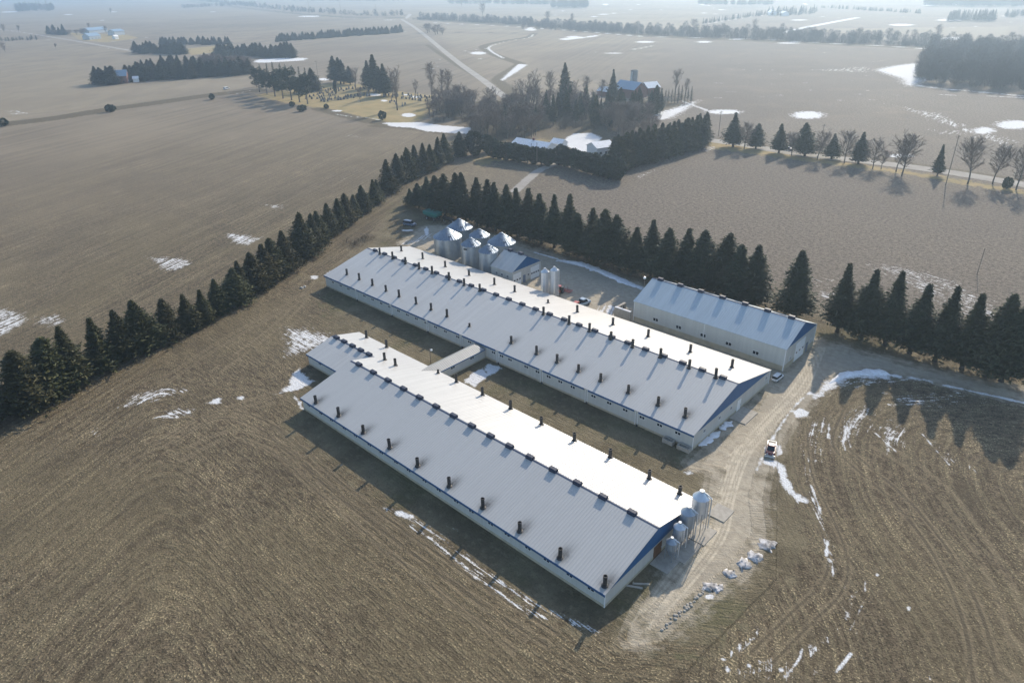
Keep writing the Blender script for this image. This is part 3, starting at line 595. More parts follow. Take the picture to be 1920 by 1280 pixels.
# ------------------------------------------------------------------ buildings
def slope_sheet(name, x0, x1, ya, za, yb, zb, mat, parent, soots=(), step=0.5, th=0.10, aged=None):
    # one roof slope from eave (ya, za) to ridge (yb, zb): a gridded sheet with thickness, carrying soot round its stacks
    nx = max(2, int((x1-x0)/step)); ny = max(2, int(abs(yb-ya)/step))
    X = np.linspace(x0, x1, nx+1); T = np.linspace(0, 1, ny+1)
    XX, TT = np.meshgrid(X, T); YY = ya+(yb-ya)*TT; ZZ = za+(zb-za)*TT
    V = np.stack([XX, YY, ZZ], -1).reshape(-1, 3)
    soot = np.zeros(len(V))
    for (sx, sy) in soots:
        up = 1 if yb > ya else -1
        dx = V[:, 0]-sx-0.1; dy = (V[:, 1]-sy)*up
        soot = np.maximum(soot, 0.8*np.exp(-(dx/0.8)**2-((dy-0.3)/np.where(dy > 0.3, 1.5, 0.8))**2))
    w = nx+1
    F = [(j*w+i, j*w+i+1, (j+1)*w+i+1, (j+1)*w+i) for j in range(ny) for i in range(nx)]
    if yb < ya: F = [f[::-1] for f in F]
    me = bpy.data.meshes.new(name); vs = V.tolist(); n = len(vs)
    cs = [(x0, ya, za), (x1, ya, za), (x1, yb, zb), (x0, yb, zb)]
    vs += [(x, y, z-th) for x, y, z in cs]; ci = [0, nx, ny*w+nx, ny*w]
    for a, b_ in ((0, 1), (1, 2), (2, 3), (3, 0)): F.append((ci[a], n+a, n+b_, ci[b_]))
    F.append((n+3, n+2, n+1, n))
    me.from_pydata(vs, [], F); me.materials.append(mat); me.validate()
    at = me.attributes.new('soot', 'FLOAT', 'POINT'); at.data.foreach_set('value', np.append(soot, np.zeros(4)).astype(np.float32))
    ag = np.zeros(len(V)+4)
    if aged is not None: ag[:len(V)] = np.clip((V[:, 0]-aged)/0.6, 0, 1)
    at = me.attributes.new('aged', 'FLOAT', 'POINT'); at.data.foreach_set('value', ag.astype(np.float32))
    return link(name, me, parent)
def stack_mesh(h, r=0.27):
    b = MB(); b.lathe([(r*1.7, -0.5), (r*1.7, 0.06), (r*1.05, 0.16), (r, 0.2), (r, h-0.12), (r*1.12, h-0.1), (r*1.12, h), (r*0.85, h), (r*0.8, h-0.25)], n=12)
    return b.mesh('stack', M['stack'])
ST_T = stack_mesh(1.75); ST_N = stack_mesh(1.6); ST_S = stack_mesh(0.75, 0.22)
def vent_mesh(L=1.2, Wd=0.85, h=0.42):
    b = MB(); b.prism([(-Wd/2, -0.25), (Wd/2, -0.25), (Wd/2, h*0.75), (Wd*.3, h), (-Wd*.3, h), (-Wd/2, h*0.75)], 0, -L/2, L/2)
    b.box(-L/2-.03, L/2+.03, -Wd*.34, Wd*.34, h+.003, h+0.05)
    return b.mesh('ridge_vent', M['navy'])
VENT = vent_mesh()
def put(me, name, parent, loc, rz=0):
    o = link(name, me, parent); o.location = loc; o.rotation_euler = (0, 0, rz)
    if name == 'stack': o.scale = (1, 1, random.uniform(.9, 1.08)); o.rotation_euler = (random.gauss(0, .015), random.gauss(0, .015), rz)
    return o
def win_mesh(w, h):
    f = MB(); t = 0.06
    f.box(-w/2-t, w/2+t, -0.05, 0.03, -h/2-t, -h/2); f.box(-w/2-t, w/2+t, -0.05, 0.03, h/2, h/2+t)
    f.box(-w/2-t, -w/2, -0.05, 0.03, -h/2, h/2); f.box(w/2, w/2+t, -0.05, 0.03, -h/2, h/2); f.box(-.04, .04, -0.045, 0.028, -h/2, h/2)
    p = MB(); p.box(-w/2, w/2, -0.02, 0.02, -h/2, h/2)
    return f.mesh('window', M['trim']), p.mesh('pane', M['glass'])
WIN = win_mesh(1.0, 0.5); WINB = win_mesh(1.25, 0.7); WINS = win_mesh(0.6, 0.7)
def window(parent, x, y, z, kind=WIN, rz=0):
    o = put(kind[0], 'window', parent, (x, y, z), rz); put(kind[1], 'pane', o, (0, 0, 0)); return o
def walls(name, x0, x1, y0, y1, ze, zr, parent, mx, my, zf=0.35):
    # four walls with gable tops cut off at the eave line (the gables are blue panels of their own)
    b = MB(); t = 0.18
    b.box(x0, x1, y0, y0+t, zf, ze); b.box(x0, x1, y1-t, y1, zf, ze)
    b.box(x0, x0+t, y0+t, y1-t, zf, ze, 1); b.box(x1-t, x1, y0+t, y1-t, zf, ze, 1)
    o = b.build('wall', [mx, my], parent)
    f = MB(); e = 0.04
    f.box(x0-e, x1+e, y0-e, y0+.3, -.2, zf); f.box(x0-e, x1+e, y1-.3, y1+e, -.2, zf); f.box(x0-e, x0+.3, y0+.3, y1-.3, -.2, zf); f.box(x1-.3, x1+e, y0+.3, y1-.3, -.2, zf)
    f.build('foundation', M['foundation'], parent)
    return o
def gable(parent, x, y0, y1, ze, zr, out, mat):
    ym = (y0+y1)/2; b = MB(); b.prism([(y0, ze+.003), (y1, ze+.003), (ym, zr-.12)], 0, x, x+out*0.10)
    return b.build('gable_panel', mat, parent)
def door(parent, x, y, w, h, axis_out, mat, name='door', lights=0, z0=0.05, face='x'):
    b = MB(); 
    if face == 'x': b.box(x, x+axis_out*0.08, y-w/2, y+w/2, z0, z0+h)
    else: b.box(x-w/2, x+w/2, y, y+axis_out*0.08, z0, z0+h)
    o = b.build(name, mat, parent)
    if face == 'x' and lights == 0:
        k = MB(); k.box(x+axis_out*.08, x+axis_out*.16, y+w/2-.2, y+w/2-.12, z0+1.0, z0+1.12); k.build('handle', M['steel'], o)
    for i in range(lights):
        c = y-w/2+w*(i+.5)/lights; q = MB(); q.box(x+axis_out*.083, x+axis_out*.095, c-.28, c+.28, z0+h*0.42, z0+h*0.42+.38); q.build('pane', M['glass'], o)
    return o
def downpipe(parent, x, y, ze):
    b = MB(); b.box(x-.32, x-.20, y-.12, y-.02, .1, ze-.05); b.box(x+.20, x+.32, y-.12, y-.02, .1, ze-.05)
    o = b.build('downpipe', M['trim'], parent)
    k = MB(); k.lathe([(.16, -.1), (.16, .32), (.12, .38)], x+.26, y-.28, 8); k.build('drain_foot', M['stack'], o)
    return o

# --- the long barn in the middle
ax0, ax1, ay0, ay1, aze, azr = -150.67, -43.56, 88.56, 116.80, 3.09, 6.50
asl = (azr-aze)/((ay1-ay0)/2); aym = (ay0+ay1)/2
LB_ = thing('livestock_barn', 'longest white roofed barn with black stacks on three lines, in the middle of the farmyard', 'barn', ((ax0+ax1)/2, aym, 0))
def loc(parent, o): o.matrix_parent_inverse = parent.matrix_world.inverted(); return o
bpy.context.view_layer.update()
def finish(root):
    bpy.context.view_layer.update(); inv = Matrix.Translation(-root.location)
    for c in root.children: c.matrix_parent_inverse = inv
ridge_u = [712.3, 736.2, 760.6, 786.2, 810.4, 842.3, 870.5, 899.7, 1019, 1067, 1105, 1145, 1186, 1238, 1292, 1342]
near_s = [(650.7,514.4),(674,523.9),(698.6,534.4),(724,545.4),(748.6,556),(780.5,568.8),(808.5,580.4),(838.3,593),(880.3,611.4),(958.8,642.5),(1006,663),(1044.5,678.8),(1084.5,696),(1126,713.8),(1178,735.8),(1233.8,759),(1284.5,780.8)]
far_s = [(752.6,470.7),(792.7,485.3),(834.9,500.3),(879.6,516.5),(927,533.6),(965,547),(1027.6,567.8),(1082.5,585),(1149,608.8),(1215,631.3),(1294,660),(1372,688.7)]
vent_u = [703.5,721.4,739.3,757.7,778.8,798.4,818.4,840,861.7,883.8,906.6,930.2,954,979.5,1004.5,1030.8,1058,1086,1115.5,1147.5,1177.5,1210.8,1245,1280.5,1317,1356]
def roof_two(root, x0, x1, y0, y1, ze, zr, mat, ov=0.25, ovx=0.2, soots_near=(), soots_far=(), aged=None):
    ym = (y0+y1)/2; sl = (zr-ze)/(ym-y0)
    rn = slope_sheet('roof', x0-ovx, x1+ovx, y0-ov, ze-sl*ov+.10, ym, zr+.10, mat, root, soots_near, aged=aged)
    rf = slope_sheet('roof', x0-ovx, x1+ovx, y1+ov, ze-sl*ov+.10, ym, zr+.10, mat, root, soots_far)
    b = MB(); b.prism([(ym-.26, zr+.10-.26*sl+.012), (ym, zr+.125), (ym+.26, zr+.10-.26*sl+.012), (ym+.26, zr+.02), (ym-.26, zr+.02)], 0, x0-ovx-.003, x1+ovx+.003)
    b.build('ridge_cap', M['flash'], rn)
    return rn, rf
pn = [on_slope(u, v, ay0, aze+.1, asl) for u, v in near_s]; pf = [on_slope(u, v, ay1, aze+.1, -asl) for u, v in far_s]
rn, rf = roof_two(LB_, ax0, ax1, ay0, ay1, aze, azr, M['roof_white'], soots_near=[(p[0], p[1]) for p in pn[9:]], aged=-98.3)
for i, p in enumerate(pn): put(ST_S if i == 8 else ST_N, 'stack', rn, (p[0], p[1], p[2]))
for i, p in enumerate(pf): put(ST_S if i == 6 else ST_N, 'stack', rf, (p[0], p[1], p[2]))
for u in ridge_u:
    x = x_at(u, aym-.55, azr); put(ST_T, 'stack', rn, (x, aym-.55, azr+.1-.55*asl))
for u in vent_u: put(VENT, 'ridge_vent', rn, (x_at(u, aym, azr+.3), aym, azr+.1))
walls('wall', ax0, ax1, ay0, ay1, aze, azr, LB_, M['wall_x'], M['wall_y'], 0.4)
gable(LB_, ax1, ay0, ay1, aze, azr, 1, M['blue_y']); gable(LB_, ax0, ay0, ay1, aze, azr, -1, M['blue_y'])
pipes_u = [669, 734.5, 801.6, 866, 933.8, 1015.5, 1100, 1194]
px = [x_at(u, ay0, 2) for u in pipes_u]
edges = [ax0-.2]+sum([[x-.45, x+.45] for x in px], [])+[ax1+.2]
for i in range(0, len(edges), 2):
    b = MB(); b.box(edges[i], edges[i+1], ay0-.32, ay0-.26, aze-.32, aze+.06); b.build('fascia', M['blue_x'], LB_)
for x in px: downpipe(LB_, x, ay0, aze)
for u in [624.6,639,653.5,683.4,698.8,715,730.7,747.3,764,781,798.8,817,835.3,858.5,880.7,925.5,940.8,956.5,986.8,1008,1029,1050.8,1074,1113,1142.5,1172.5,1204,1237,1271]:
    window(LB_, x_at(u, ay0, 2.1), ay0-.01, 2.1)
for y in (92.2, 97.4, 101.6, 115.4): window(LB_, ax1+.01, y, 2.0, WINS, R(90))
door(LB_, ax1, 104.6, 1.3, 2.2, 1, M['white_door'])
b = MB(); b.box(ax1-.02, ax1+.10, ay0-.10, ay0+.02, .1, aze-.02); b.box(ax1-.02, ax1+.10, ay1-.02, ay1+.10, .1, aze-.02); b.build('corner_trim', M['trim'], LB_)
finish(LB_)
b = MB(); b.box(-43.45, -40.4, 101.2, 106.2, -.1, .14); o = b.build('concrete_pad', M['concrete']); tag(o, 'grey concrete pad at the white door in the long barn gable', 'concrete pad')
for (ua, ub, lb) in ((1243, 1262, 'grey concrete feed trough left of its twin by the long barn near wall'), (1270, 1293, 'grey concrete feed trough nearest the long barn right corner')):
    xa, xb = x_at(ua, ay0-1, .4), x_at(ub, ay0-1, .4)
    b = MB(); b.box(xa, xb, ay0-1.3, ay0-1.1, 0, .75); b.box(xa, xb, ay0-.45, ay0-.25, 0, .75); b.box(xa, xa+.2, ay0-1.1, ay0-.45, 0, .75); b.box(xb-.2, xb, ay0-1.1, ay0-.45, 0, .75); b.box(xa+.2, xb-.2, ay0-1.1, ay0-.45, 0, .3)
    o = b.build('feed_trough', M['concrete']); tag(o, lb, 'trough', 'concrete troughs at the barn wall')

# --- the barn in front with its lower wing
bx0, bx1, by0, by1, bze, bzr = -103.54, -34.86, 52.31, 75.23, 2.46, 5.31
bsl = (bzr-bze)/((by1-by0)/2); bym = (by0+by1)/2
FB = thing('livestock_barn', 'nearest barn with a low wing at its left end and feed bins at its gable', 'barn', ((bx0+bx1)/2, bym, 0))
near_b = [(592.7,754.5),(635.3,779.2),(681.3,810.8),(731,839),(783.3,873),(842.7,911),(905.7,951),(974.7,995),(1050,1045),(1134,1097)]
far_b = [(721.4,674.3),(741.7,685),(821.5,699.4),(855.8,716.2),(904.8,740.4),(957.2,766.3),(1015,795.5),(1076.8,825.8),(1143.8,857.5),(1217,897.5),(1274,926)]
vent_b = [673,700,727.6,756.8,786.8,818,850.7,885,920,955.7,994,1037.7,1083,1131,1185.5]
pn = [on_slope(u, v, by0, bze+.1, bsl) for u, v in near_b]; pf = [on_slope(u, v, by1, bze+.1, -bsl) for u, v in far_b]
for p in pn: p[0] = min(p[0], bx1-.5); p[1] = max(p[1], by0+.25)
rn, rf = roof_two(FB, bx0, bx1, by0, by1, bze, bzr, M['roof_white'], soots_near=[(p[0], p[1]) for p in pn], aged=-200)
for p in pn: put(ST_N, 'stack', rn, (p[0], p[1], bze+.1+bsl*(p[1]-by0)))
for i, p in enumerate(pf): put(ST_S if i == 2 else ST_N, 'stack', rf, tuple(p))
for u in vent_b: put(VENT, 'ridge_vent', rn, (x_at(u, bym, bzr+.3), bym, bzr+.1))
walls('wall', bx0, bx1, by0, by1, bze, bzr, FB, M['wall_x'], M['wall_y'], 0.4)
gable(FB, bx1, by0, by1, bze, bzr, 1, M['blue_y']); gable(FB, bx0, by0, by1, bze, bzr, -1, M['blue_y'])
b = MB(); b.box(bx0-.2, bx1+.2, by0-.32, by0-.26, bze-.32, bze+.06); b.build('fascia', M['blue_x'], FB)
b = MB(); b.box(bx1-.02, bx1+.10, by0-.10, by0+.02, .1, bze-.02); b.build('corner_trim', M['trim'], FB)
for u in [579.5,601.8,621.5,645.7,666.5,692.6,715,742.6,766.2,796.2,822.7,855.7,884,920,951,990,1024.7,1068,1108]: window(FB, x_at(u, by0, 1.7), by0-.01, 1.75)
door(FB, bx1, 64.3, 1.9, 2.05, 1, M['brown_door'], 'double_door'); window(FB, bx1+.01, 68.6, 1.6, WINS, R(90))
wx0, wx1, wy0, wy1 = -117.7, -103.6, 62.45, 75.23; wym = (wy0+wy1)/2; wzr = bze+bsl*(wy1-wym)
jx = -99.5   # the wing roof runs a little way up the main roof before it meets it
r3, r4 = roof_two(FB, wx0, wx1-.15, wy0, wy1, bze-.012, wzr-.012, M['roof_white'])
for u, v in ((687.3,632.8),(725,651)):
    p = on_slope(u, v, wy1, bze+.1, -bsl); p[0] = min(p[0], wx1-.5); put(ST_N, 'stack', r4, tuple(p))
for u in (631,645.4,661,676.6,692): put(VENT, 'ridge_vent', r3, (min(x_at(u, wym, wzr+.3), wx1-1), wym, wzr+.09))
b = MB(); t = .18
b.box(wx0, wx1-.1, wy0, wy0+t, .4, bze-.01); b.box(wx0, wx1-.1, wy1-t, wy1, .4, bze-.01); b.box(wx0, wx0+t, wy0+t, wy1-t, .4, bze-.01, 1); b.build('wing_wall', [M['wall_x'], M['wall_y']], FB)
b = MB(); b.box(wx0-.04, wx1-.1, wy0-.04, wy0+.3, -.2, .4); b.box(wx0-.04, wx0+.3, wy0+.3, wy1-.04, -.2, .4); b.box(wx0-.04, wx1-.1, wy1-.3, wy1+.04, -.2, .4); b.build('foundation', M['foundation'], FB)
gable(FB, wx0, wy0, wy1, bze-.012, wzr-.012, -1, M['blue_y'])
b = MB(); b.box(wx0-.2, wx1-.2, wy0-.32, wy0-.26, bze-.33, bze+.04); b.build('fascia', M['blue_x'], FB)
window(FB, x_at(600, wy0, 1.7), wy0-.01, 1.75)
finish(FB)

# --- covered passage between the two barns
CP = thing('covered_passage', 'narrow covered passage with a ribbed pale roof joining the two long barns', 'passage', (-93.5, 82, 0))
px0, px1 = -95.1, -92.0; pym0, pym1 = by1+.06, ay0-.06; pe, pr = 2.35, 3.2; pm = (px0+px1)/2
b = MB(); b.box(px0, px0+.15, pym0, pym1, .3, pe); b.box(px1-.15, px1, pym0, pym1, .3, pe); b.build('wall', M['wall_y'], CP)
b = MB(); b.box(px0-.04, px0+.2, pym0, pym1, -.1, .3); b.box(px1-.2, px1+.04, pym0, pym1, -.1, .3); b.build('foundation', M['foundation'], CP)
b = MB(); ya, yb = by1-3.2, ay0-.42; ov = .25; s_ = (pr-pe)/(pm-px0)
b.add([(px0-ov, ya+3.0, pe-s_*ov+.06), (px1+ov, ya+3.0, pe-s_*ov+.06), (px1+ov, yb, pe-s_*ov+.06), (px0-ov, yb, pe-s_*ov+.06), (pm, ya, pr+.06), (pm, yb-1.1, pr+.06),
       (px0-ov, ya+3.0, pe-s_*ov-.04), (px1+ov, ya+3.0, pe-s_*ov-.04), (px1+ov, yb, pe-s_*ov-.04), (px0-ov, yb, pe-s_*ov-.04)],
      [(1, 2, 5, 4), (3, 0, 4, 5), (2, 3, 5), (0, 1, 4), (6, 7, 1, 0), (7, 8, 2, 1), (8, 9, 3, 2), (9, 6, 0, 3), (6, 9, 8, 7)])
b.build('roof', M['roof_y'], CP)
b = MB(); b.box(px1+ov+.003, px1+ov+.05, by1+.1, yb, pe-s_*ov-.16, pe-s_*ov+.05); b.build('fascia', M['blue_y'], CP)
for y in (79.3, 84.6): window(CP, px1-.01, y, 1.6, WIN, R(90))
finish(CP)

# --- machine shed
cx0, cx1, cy0, cy1, cze, czr = -78.98, -43.57, 123.4, 138.06, 4.99, 8.18
MS = thing('machine_shed', 'tall machine shed with a pale blue roof before the right spruce row', 'shed', ((cx0+cx1)/2, (cy0+cy1)/2, 0))
cym = (cy0+cy1)/2
rn, rf = roof_two(MS, cx0, cx1, cy0, cy1, cze, czr, M['roof_pale'])
for u in (1238.8,1276,1314.7,1355,1397.5,1439.7,1485): put(VENT, 'ridge_vent', rn, (x_at(u, cym, czr+.3), cym, czr+.1))
walls('wall', cx0, cx1, cy0, cy1, cze, czr, MS, M['wall_x'], M['wall_y'], 1.15)
gable(MS, cx1, cy0, cy1, cze, czr, 1, M['blue_y']); gable(MS, cx0, cy0, cy1, cze, czr, -1, M['blue_y'])
for u in (1229.4,1272.5,1318.4,1366,1417): window(MS, x_at(u, cy0, 2.1), cy0-.01, 2.1, WINB)
b = MB(); b.box(cx0-.02, cx0+.12, cy0-.08, cy0+.02, .1, cze-.02); b.box(cx1-.1, cx1+.08, cy0-.08, cy0+.02, .1, cze-.02); b.box(cx1-.1, cx1+.08, cy1-.02, cy1+.08, .1, cze-.02); xx = x_at(1320, cy0, 3); b.box(xx-.06, xx+.06, cy0-.06, cy0, 1.2, cze-.02); b.build('corner_trim', M['trim'], MS)
od = door(MS, cx1, 130.6, 4.6, 4.1, 1, M['white_door'], 'overhead_door', 3); door(MS, cx1, 134.4, 1.0, 2.1, 1, M['greyblue']); window(MS, cx1+.01, 126.2, 1.8, WINS, R(90)); window(MS, cx1+.01, 136.3, 1.9, WINS, R(90))
finish(MS)

# --- workshop
sx0, sx1, sy0, sy1, sze, szr = -120.8, -113.3, 119.5, 130.6, 4.15, 7.0
WS = thing('workshop', 'small white roofed workshop between the grain bins and the twin slim silos', 'workshop', ((sx0+sx1)/2, (sy0+sy1)/2, 0))
sym = (sy0+sy1)/2
rn, rf = roof_two(WS, sx0, sx1, sy0, sy1, sze, szr, M['roof_white'])
for x in (-119.0, -115.3): put(VENT, 'ridge_vent', rn, (x, sym, szr+.1))
walls('wall', sx0, sx1, sy0, sy1, sze, szr, WS, M['wall_x'], M['wall_y'], 0.4)
gable(WS, sx1, sy0, sy1, sze, szr, 1, M['blue_y']); gable(WS, sx0, sy0, sy1, sze, szr, -1, M['blue_y'])
for x in (-118.8, -116.9, -114.9): window(WS, x, sy0-.01, 2.6, WINS)
door(WS, sx1, 121.3, 3.0, 3.3, 1, M['white_door'], 'overhead_door', 3); door(WS, sx1, 128.2, 3.4, 3.3, 1, M['white_door'], 'overhead_door', 4)
door(WS, sx1, 124.0, .95, 2.05, 1, M['greyblue']); window(WS, sx1+.01, 125.6, 1.7, WINS, R(90))
finish(WS)

# ------------------------------------------------------------------ bins
def ladder(x, y, z0, z1, ang, r):
    b = MB(); c, s = math.cos(ang), math.sin(ang); e = np.array([-s, c, 0])
    p = np.array([x+(r+.14)*c, y+(r+.14)*s, 0])
    for k in (-.22, .22): b.bar(p+e*k+[0, 0, z0], p+e*k+[0, 0, z1], .035, n=5)
    z = z0+.3
    while z < z1: b.bar(p-e*.22+[0, 0, z], p+e*.22+[0, 0, z], .02, n=4); z += .35
    return b
def grain_bin(x, y, dia, ze, za, label):
    r = dia/2; t = thing('grain_bin', label, 'grain bin', (x, y, 0), 0, 'round steel grain bins behind the long barn')
    b = MB(); b.lathe([(r, .1), (r, ze)], n=40); b.build('wall', M['galv'], t, smooth=False)
    b = MB(); b.lathe([(r+.25, -.1), (r+.25, .13)], n=32); b.build('foundation', M['concrete'], t)
    n = 30; vs = [(0, 0, za)]; fs = []; rt = .45; m = 2*n
    for rad, z in ((r+.12, ze-.05), (rt, za-.18)):
        for k in range(m):
            a = 2*math.pi*k/m; zz = z+(.11 if k % 2 else 0)*(1 if rad > 1 else .35); vs.append((rad*math.cos(a), rad*math.sin(a), zz))
    for k in range(m): fs.append((1+k, 1+(k+1) % m, 1+m+(k+1) % m, 1+m+k))
    b = MB(); b.add(vs[1:], [tuple(i-1 for i in f) for f in fs]); rf_ = b.build('roof', M['galv_roof'], t)
    b = MB(); b.lathe([(rt+.05, za-.22), (rt+.05, za-.02), (.15, za+.12)], n=12); b.build('cap', M['galv_roof'], rf_)
    b = MB(); b.box(-.3, .3, -.3, .3, 0, .28); o = b.build('hatch', M['galv_roof'], rf_); a = R(-30); o.location = (r*.72*math.cos(a), r*.72*math.sin(a), ze+(za-ze)*.30)
    for k in range(4):
        a = R(40+90*k); b = MB(); b.lathe([(.14, 0), (.14, .35), (.2, .38), (.12, .5)], n=8); o = b.build('roof_vent', M['galv_roof'], rf_); o.location = (r*.5*math.cos(a), r*.5*math.sin(a), ze+(za-ze)*.5)
    ladder(0, 0, .3, ze+.3, R(-60), r).build('ladder', M['steel'], t)
    return t
grain_bin(-143.0, 124.5, 7.9, 5.9, 8.4, 'wide grain bin nearest the left, closest to the long barn roof edge')
grain_bin(-147.1, 133.0, 7.5, 5.6, 8.1, 'wide grain bin at the back left, partly behind the nearest wide bin')
g3 = grain_bin(-130.8, 122.0, 5.1, 7.0, 8.8, 'slim tall grain bin with a dark maker plate under its eave')
b = MB(); b.box(-.55, .55, -.03, .03, -.2, .2); o = b.build('maker_plate', M['stack'], g3); o.location = (.55, -2.62, 6.35); o.rotation_euler = (0, 0, R(12))
grain_bin(-136.7, 131.0, 5.7, 5.9, 7.7, 'grain bin in the middle of the back row, between two wide bins')
grain_bin(-128.2, 131.2, 7.7, 5.8, 8.4, 'wide grain bin at the back right, behind the workshop corner')
grain_bin(-123.6, 121.4, 5.0, 7.0, 8.7, 'slim tall grain bin touching the left end of the workshop')
def feed_bin(x, y, dia, ztop, label, mat, leg=1.6, group='feed bins at the front barn gable', tube=R(20), rz=0):
    r = dia/2; t = thing('feed_bin', label, 'feed bin', (x, y, 0), rz, group)
    cone = r*.85; zb = leg+r*1.0; zs = ztop-cone
    b = MB(); b.lathe([(r, zb), (r, zs)], n=24, cap=False); o = b.build('body', mat, t)
    b = MB(); b.lathe([(r+.04, zs), (r*.25, ztop-.1), (r*.25, ztop)], n=24); rf_ = b.build('roof', mat, t)
    b = MB(); b.lathe([(r*.3, ztop+.003), (r*.3, ztop+.12)], n=12); b.build('lid', M['steel'], rf_)
    b = MB(); b.lathe([(.18, leg*.55), (.2, leg*.7), (r, zb)], n=24); b.build('hopper', mat, t)
    for k in range(4):
        a = R(45+90*k); b = MB(); b.bar(((r+.02)*math.cos(a), (r+.02)*math.sin(a), 0), ((r+.02)*math.cos(a), (r+.02)*math.sin(a), zb+.8), .06, n=5); b.build('leg', M['steel'], t)
    ladder(0, 0, 1.0, ztop-cone+.2, R(-20), r).build('ladder', M['steel'], t)
    a = tube; b = MB(); p = np.array([(r+.25)*math.cos(a), (r+.25)*math.sin(a), 0]); b.bar(p+[0, 0, .8], p+[0, 0, zs+.1], .09, n=7); b.bar(p+[0, 0, zs+.1], (r*.2*math.cos(a), r*.2*math.sin(a), ztop-.1), .09, n=7); b.build('fill_pipe', M['bin_white'], t)
    return t
def bin_at(uc, vtop, y, dpx):
    P = onY(uc, vtop, y); D = (P-CAM) @ FWD; return P, 1.1*dpx*D/FPX
for uc, vt, y, dp, lb, mt in ((1260.5, 1008, 64.9, 19, 'short grey feed bin nearest the brown door of the front barn', 'bin_grey'), (1275.5, 979.5, 67.1, 20.5, 'pale domed feed bin second from the brown barn door', 'bin_white'),
                              (1290, 949, 69.4, 25, 'dark grey feed bin third from the brown barn door', 'bin_grey'), (1309.5, 917, 72.4, 28.5, 'tallest pale feed bin at the far corner of the front barn gable', 'bin_white')):
    P, d = bin_at(uc, vt, y, dp); feed_bin(max(P[0], bx1+d/2+.35), y, d, P[2], lb, M[mt], 1.4 if P[2] < 5.5 else 1.8)
feed_bin(-102.2, 119.3, 2.0, 8.1, 'left one of the twin slim pale silos right of the workshop', M['bin_white'], .5, 'twin slim silos in the yard')
feed_bin(-100.0, 120.2, 1.9, 8.8, 'right one of the twin slim pale silos, beside the red machine', M['bin_white'], .5, 'twin slim silos in the yard')
b = MB(); b.box(-34.7, -31.9, 62.3, 65.3, -.1, .12); b.box(-34.7, -31.2, 65.3, 69.9, -.1, .16); o = b.build('concrete_pad', M['concrete']); tag(o, 'stepped concrete pad under the three smaller feed bins at the brown door', 'concrete pad')
b = MB(); b.box(-34.7, -31.0, 70.1, 73.9, -.1, .13); o = b.build('concrete_pad', M['concrete']); tag(o, 'square concrete pad under the tallest feed bin', 'concrete pad')
b = MB(); b.box(-33.9, -31.2, 76.2, 79.4, -.1, .13); o = b.build('concrete_pad', M['concrete']); tag(o, 'bare concrete pad on the drive just beyond the tallest feed bin', 'concrete pad')
for lb, x, y, rz in (('grey plank lying by the gable wall of the front barn, left of its neighbour', -34.0, 57.6, .5), ('grey plank lying by the gable wall of the front barn, right of its neighbour', -33.6, 58.6, .7)):
    b = MB(); b.box(-1.1, 1.1, -.14, .14, 0, .12); b.box(-1.0, -.9, -.2, .2, .12, .2); o = b.build('plank', M['concrete']); o.location = (x, y, 0); o.rotation_euler = (0, 0, rz); tag(o, lb, 'plank', 'planks by the gable')

# ------------------------------------------------------------------ vehicles and machines
def wheel(parent, x, y, r, w):
    b = MB(); vs = []; n = 16
    prof = [(r*.62, -w/2), (r*.95, -w/2), (r, -w/3), (r, w/3), (r*.95, w/2), (r*.62, w/2)]
    fs = []
    for pr_, t in prof:
        for k in range(n): a = 2*math.pi*k/n; vs.append((pr_*math.cos(a), t, pr_*math.sin(a)))
    for i in range(len(prof)-1):
        for k in range(n): fs.append((i*n+k, i*n+(k+1) % n, (i+1)*n+(k+1) % n, (i+1)*n+k))
    b.add(vs, fs); o = b.build('wheel', M['rubber'], parent); o.location = (x, y, r)
    q = MB(); vs = []
    for t in (-w*.42, w*.42):
        for k in range(n): a = 2*math.pi*k/n; vs.append((r*.63*math.cos(a), t, r*.63*math.sin(a)))
    q.add(vs, [tuple(range(n)), tuple(range(n, 2*n))[::-1]]+[(k, (k+1) % n, n+(k+1) % n, n+k) for k in range(n)]); q.build('rim', M['rim'], o)
def loft(secs, mi=0):
    # stack of equal rings of points
    b = MB(); n = len(secs[0]); vs = [p for s in secs for p in s]; fs = []
    for i in range(len(secs)-1):
        for k in range(n): fs.append((i*n+k, i*n+(k+1) % n, (i+1)*n+(k+1) % n, (i+1)*n+k))
    fs.append(tuple(range(n))[::-1]); fs.append(tuple(range((len(secs)-1)*n, len(secs)*n))); b.add(vs, fs, mi); return b
def ring(z, x0, x1, w, c=.25): return [(x0, -w+c, z), (x0+c, -w, z), (x1-c, -w, z), (x1, -w+c, z), (x1, w-c, z), (x1-c, w, z), (x0+c, w, z), (x0, w-c, z)]
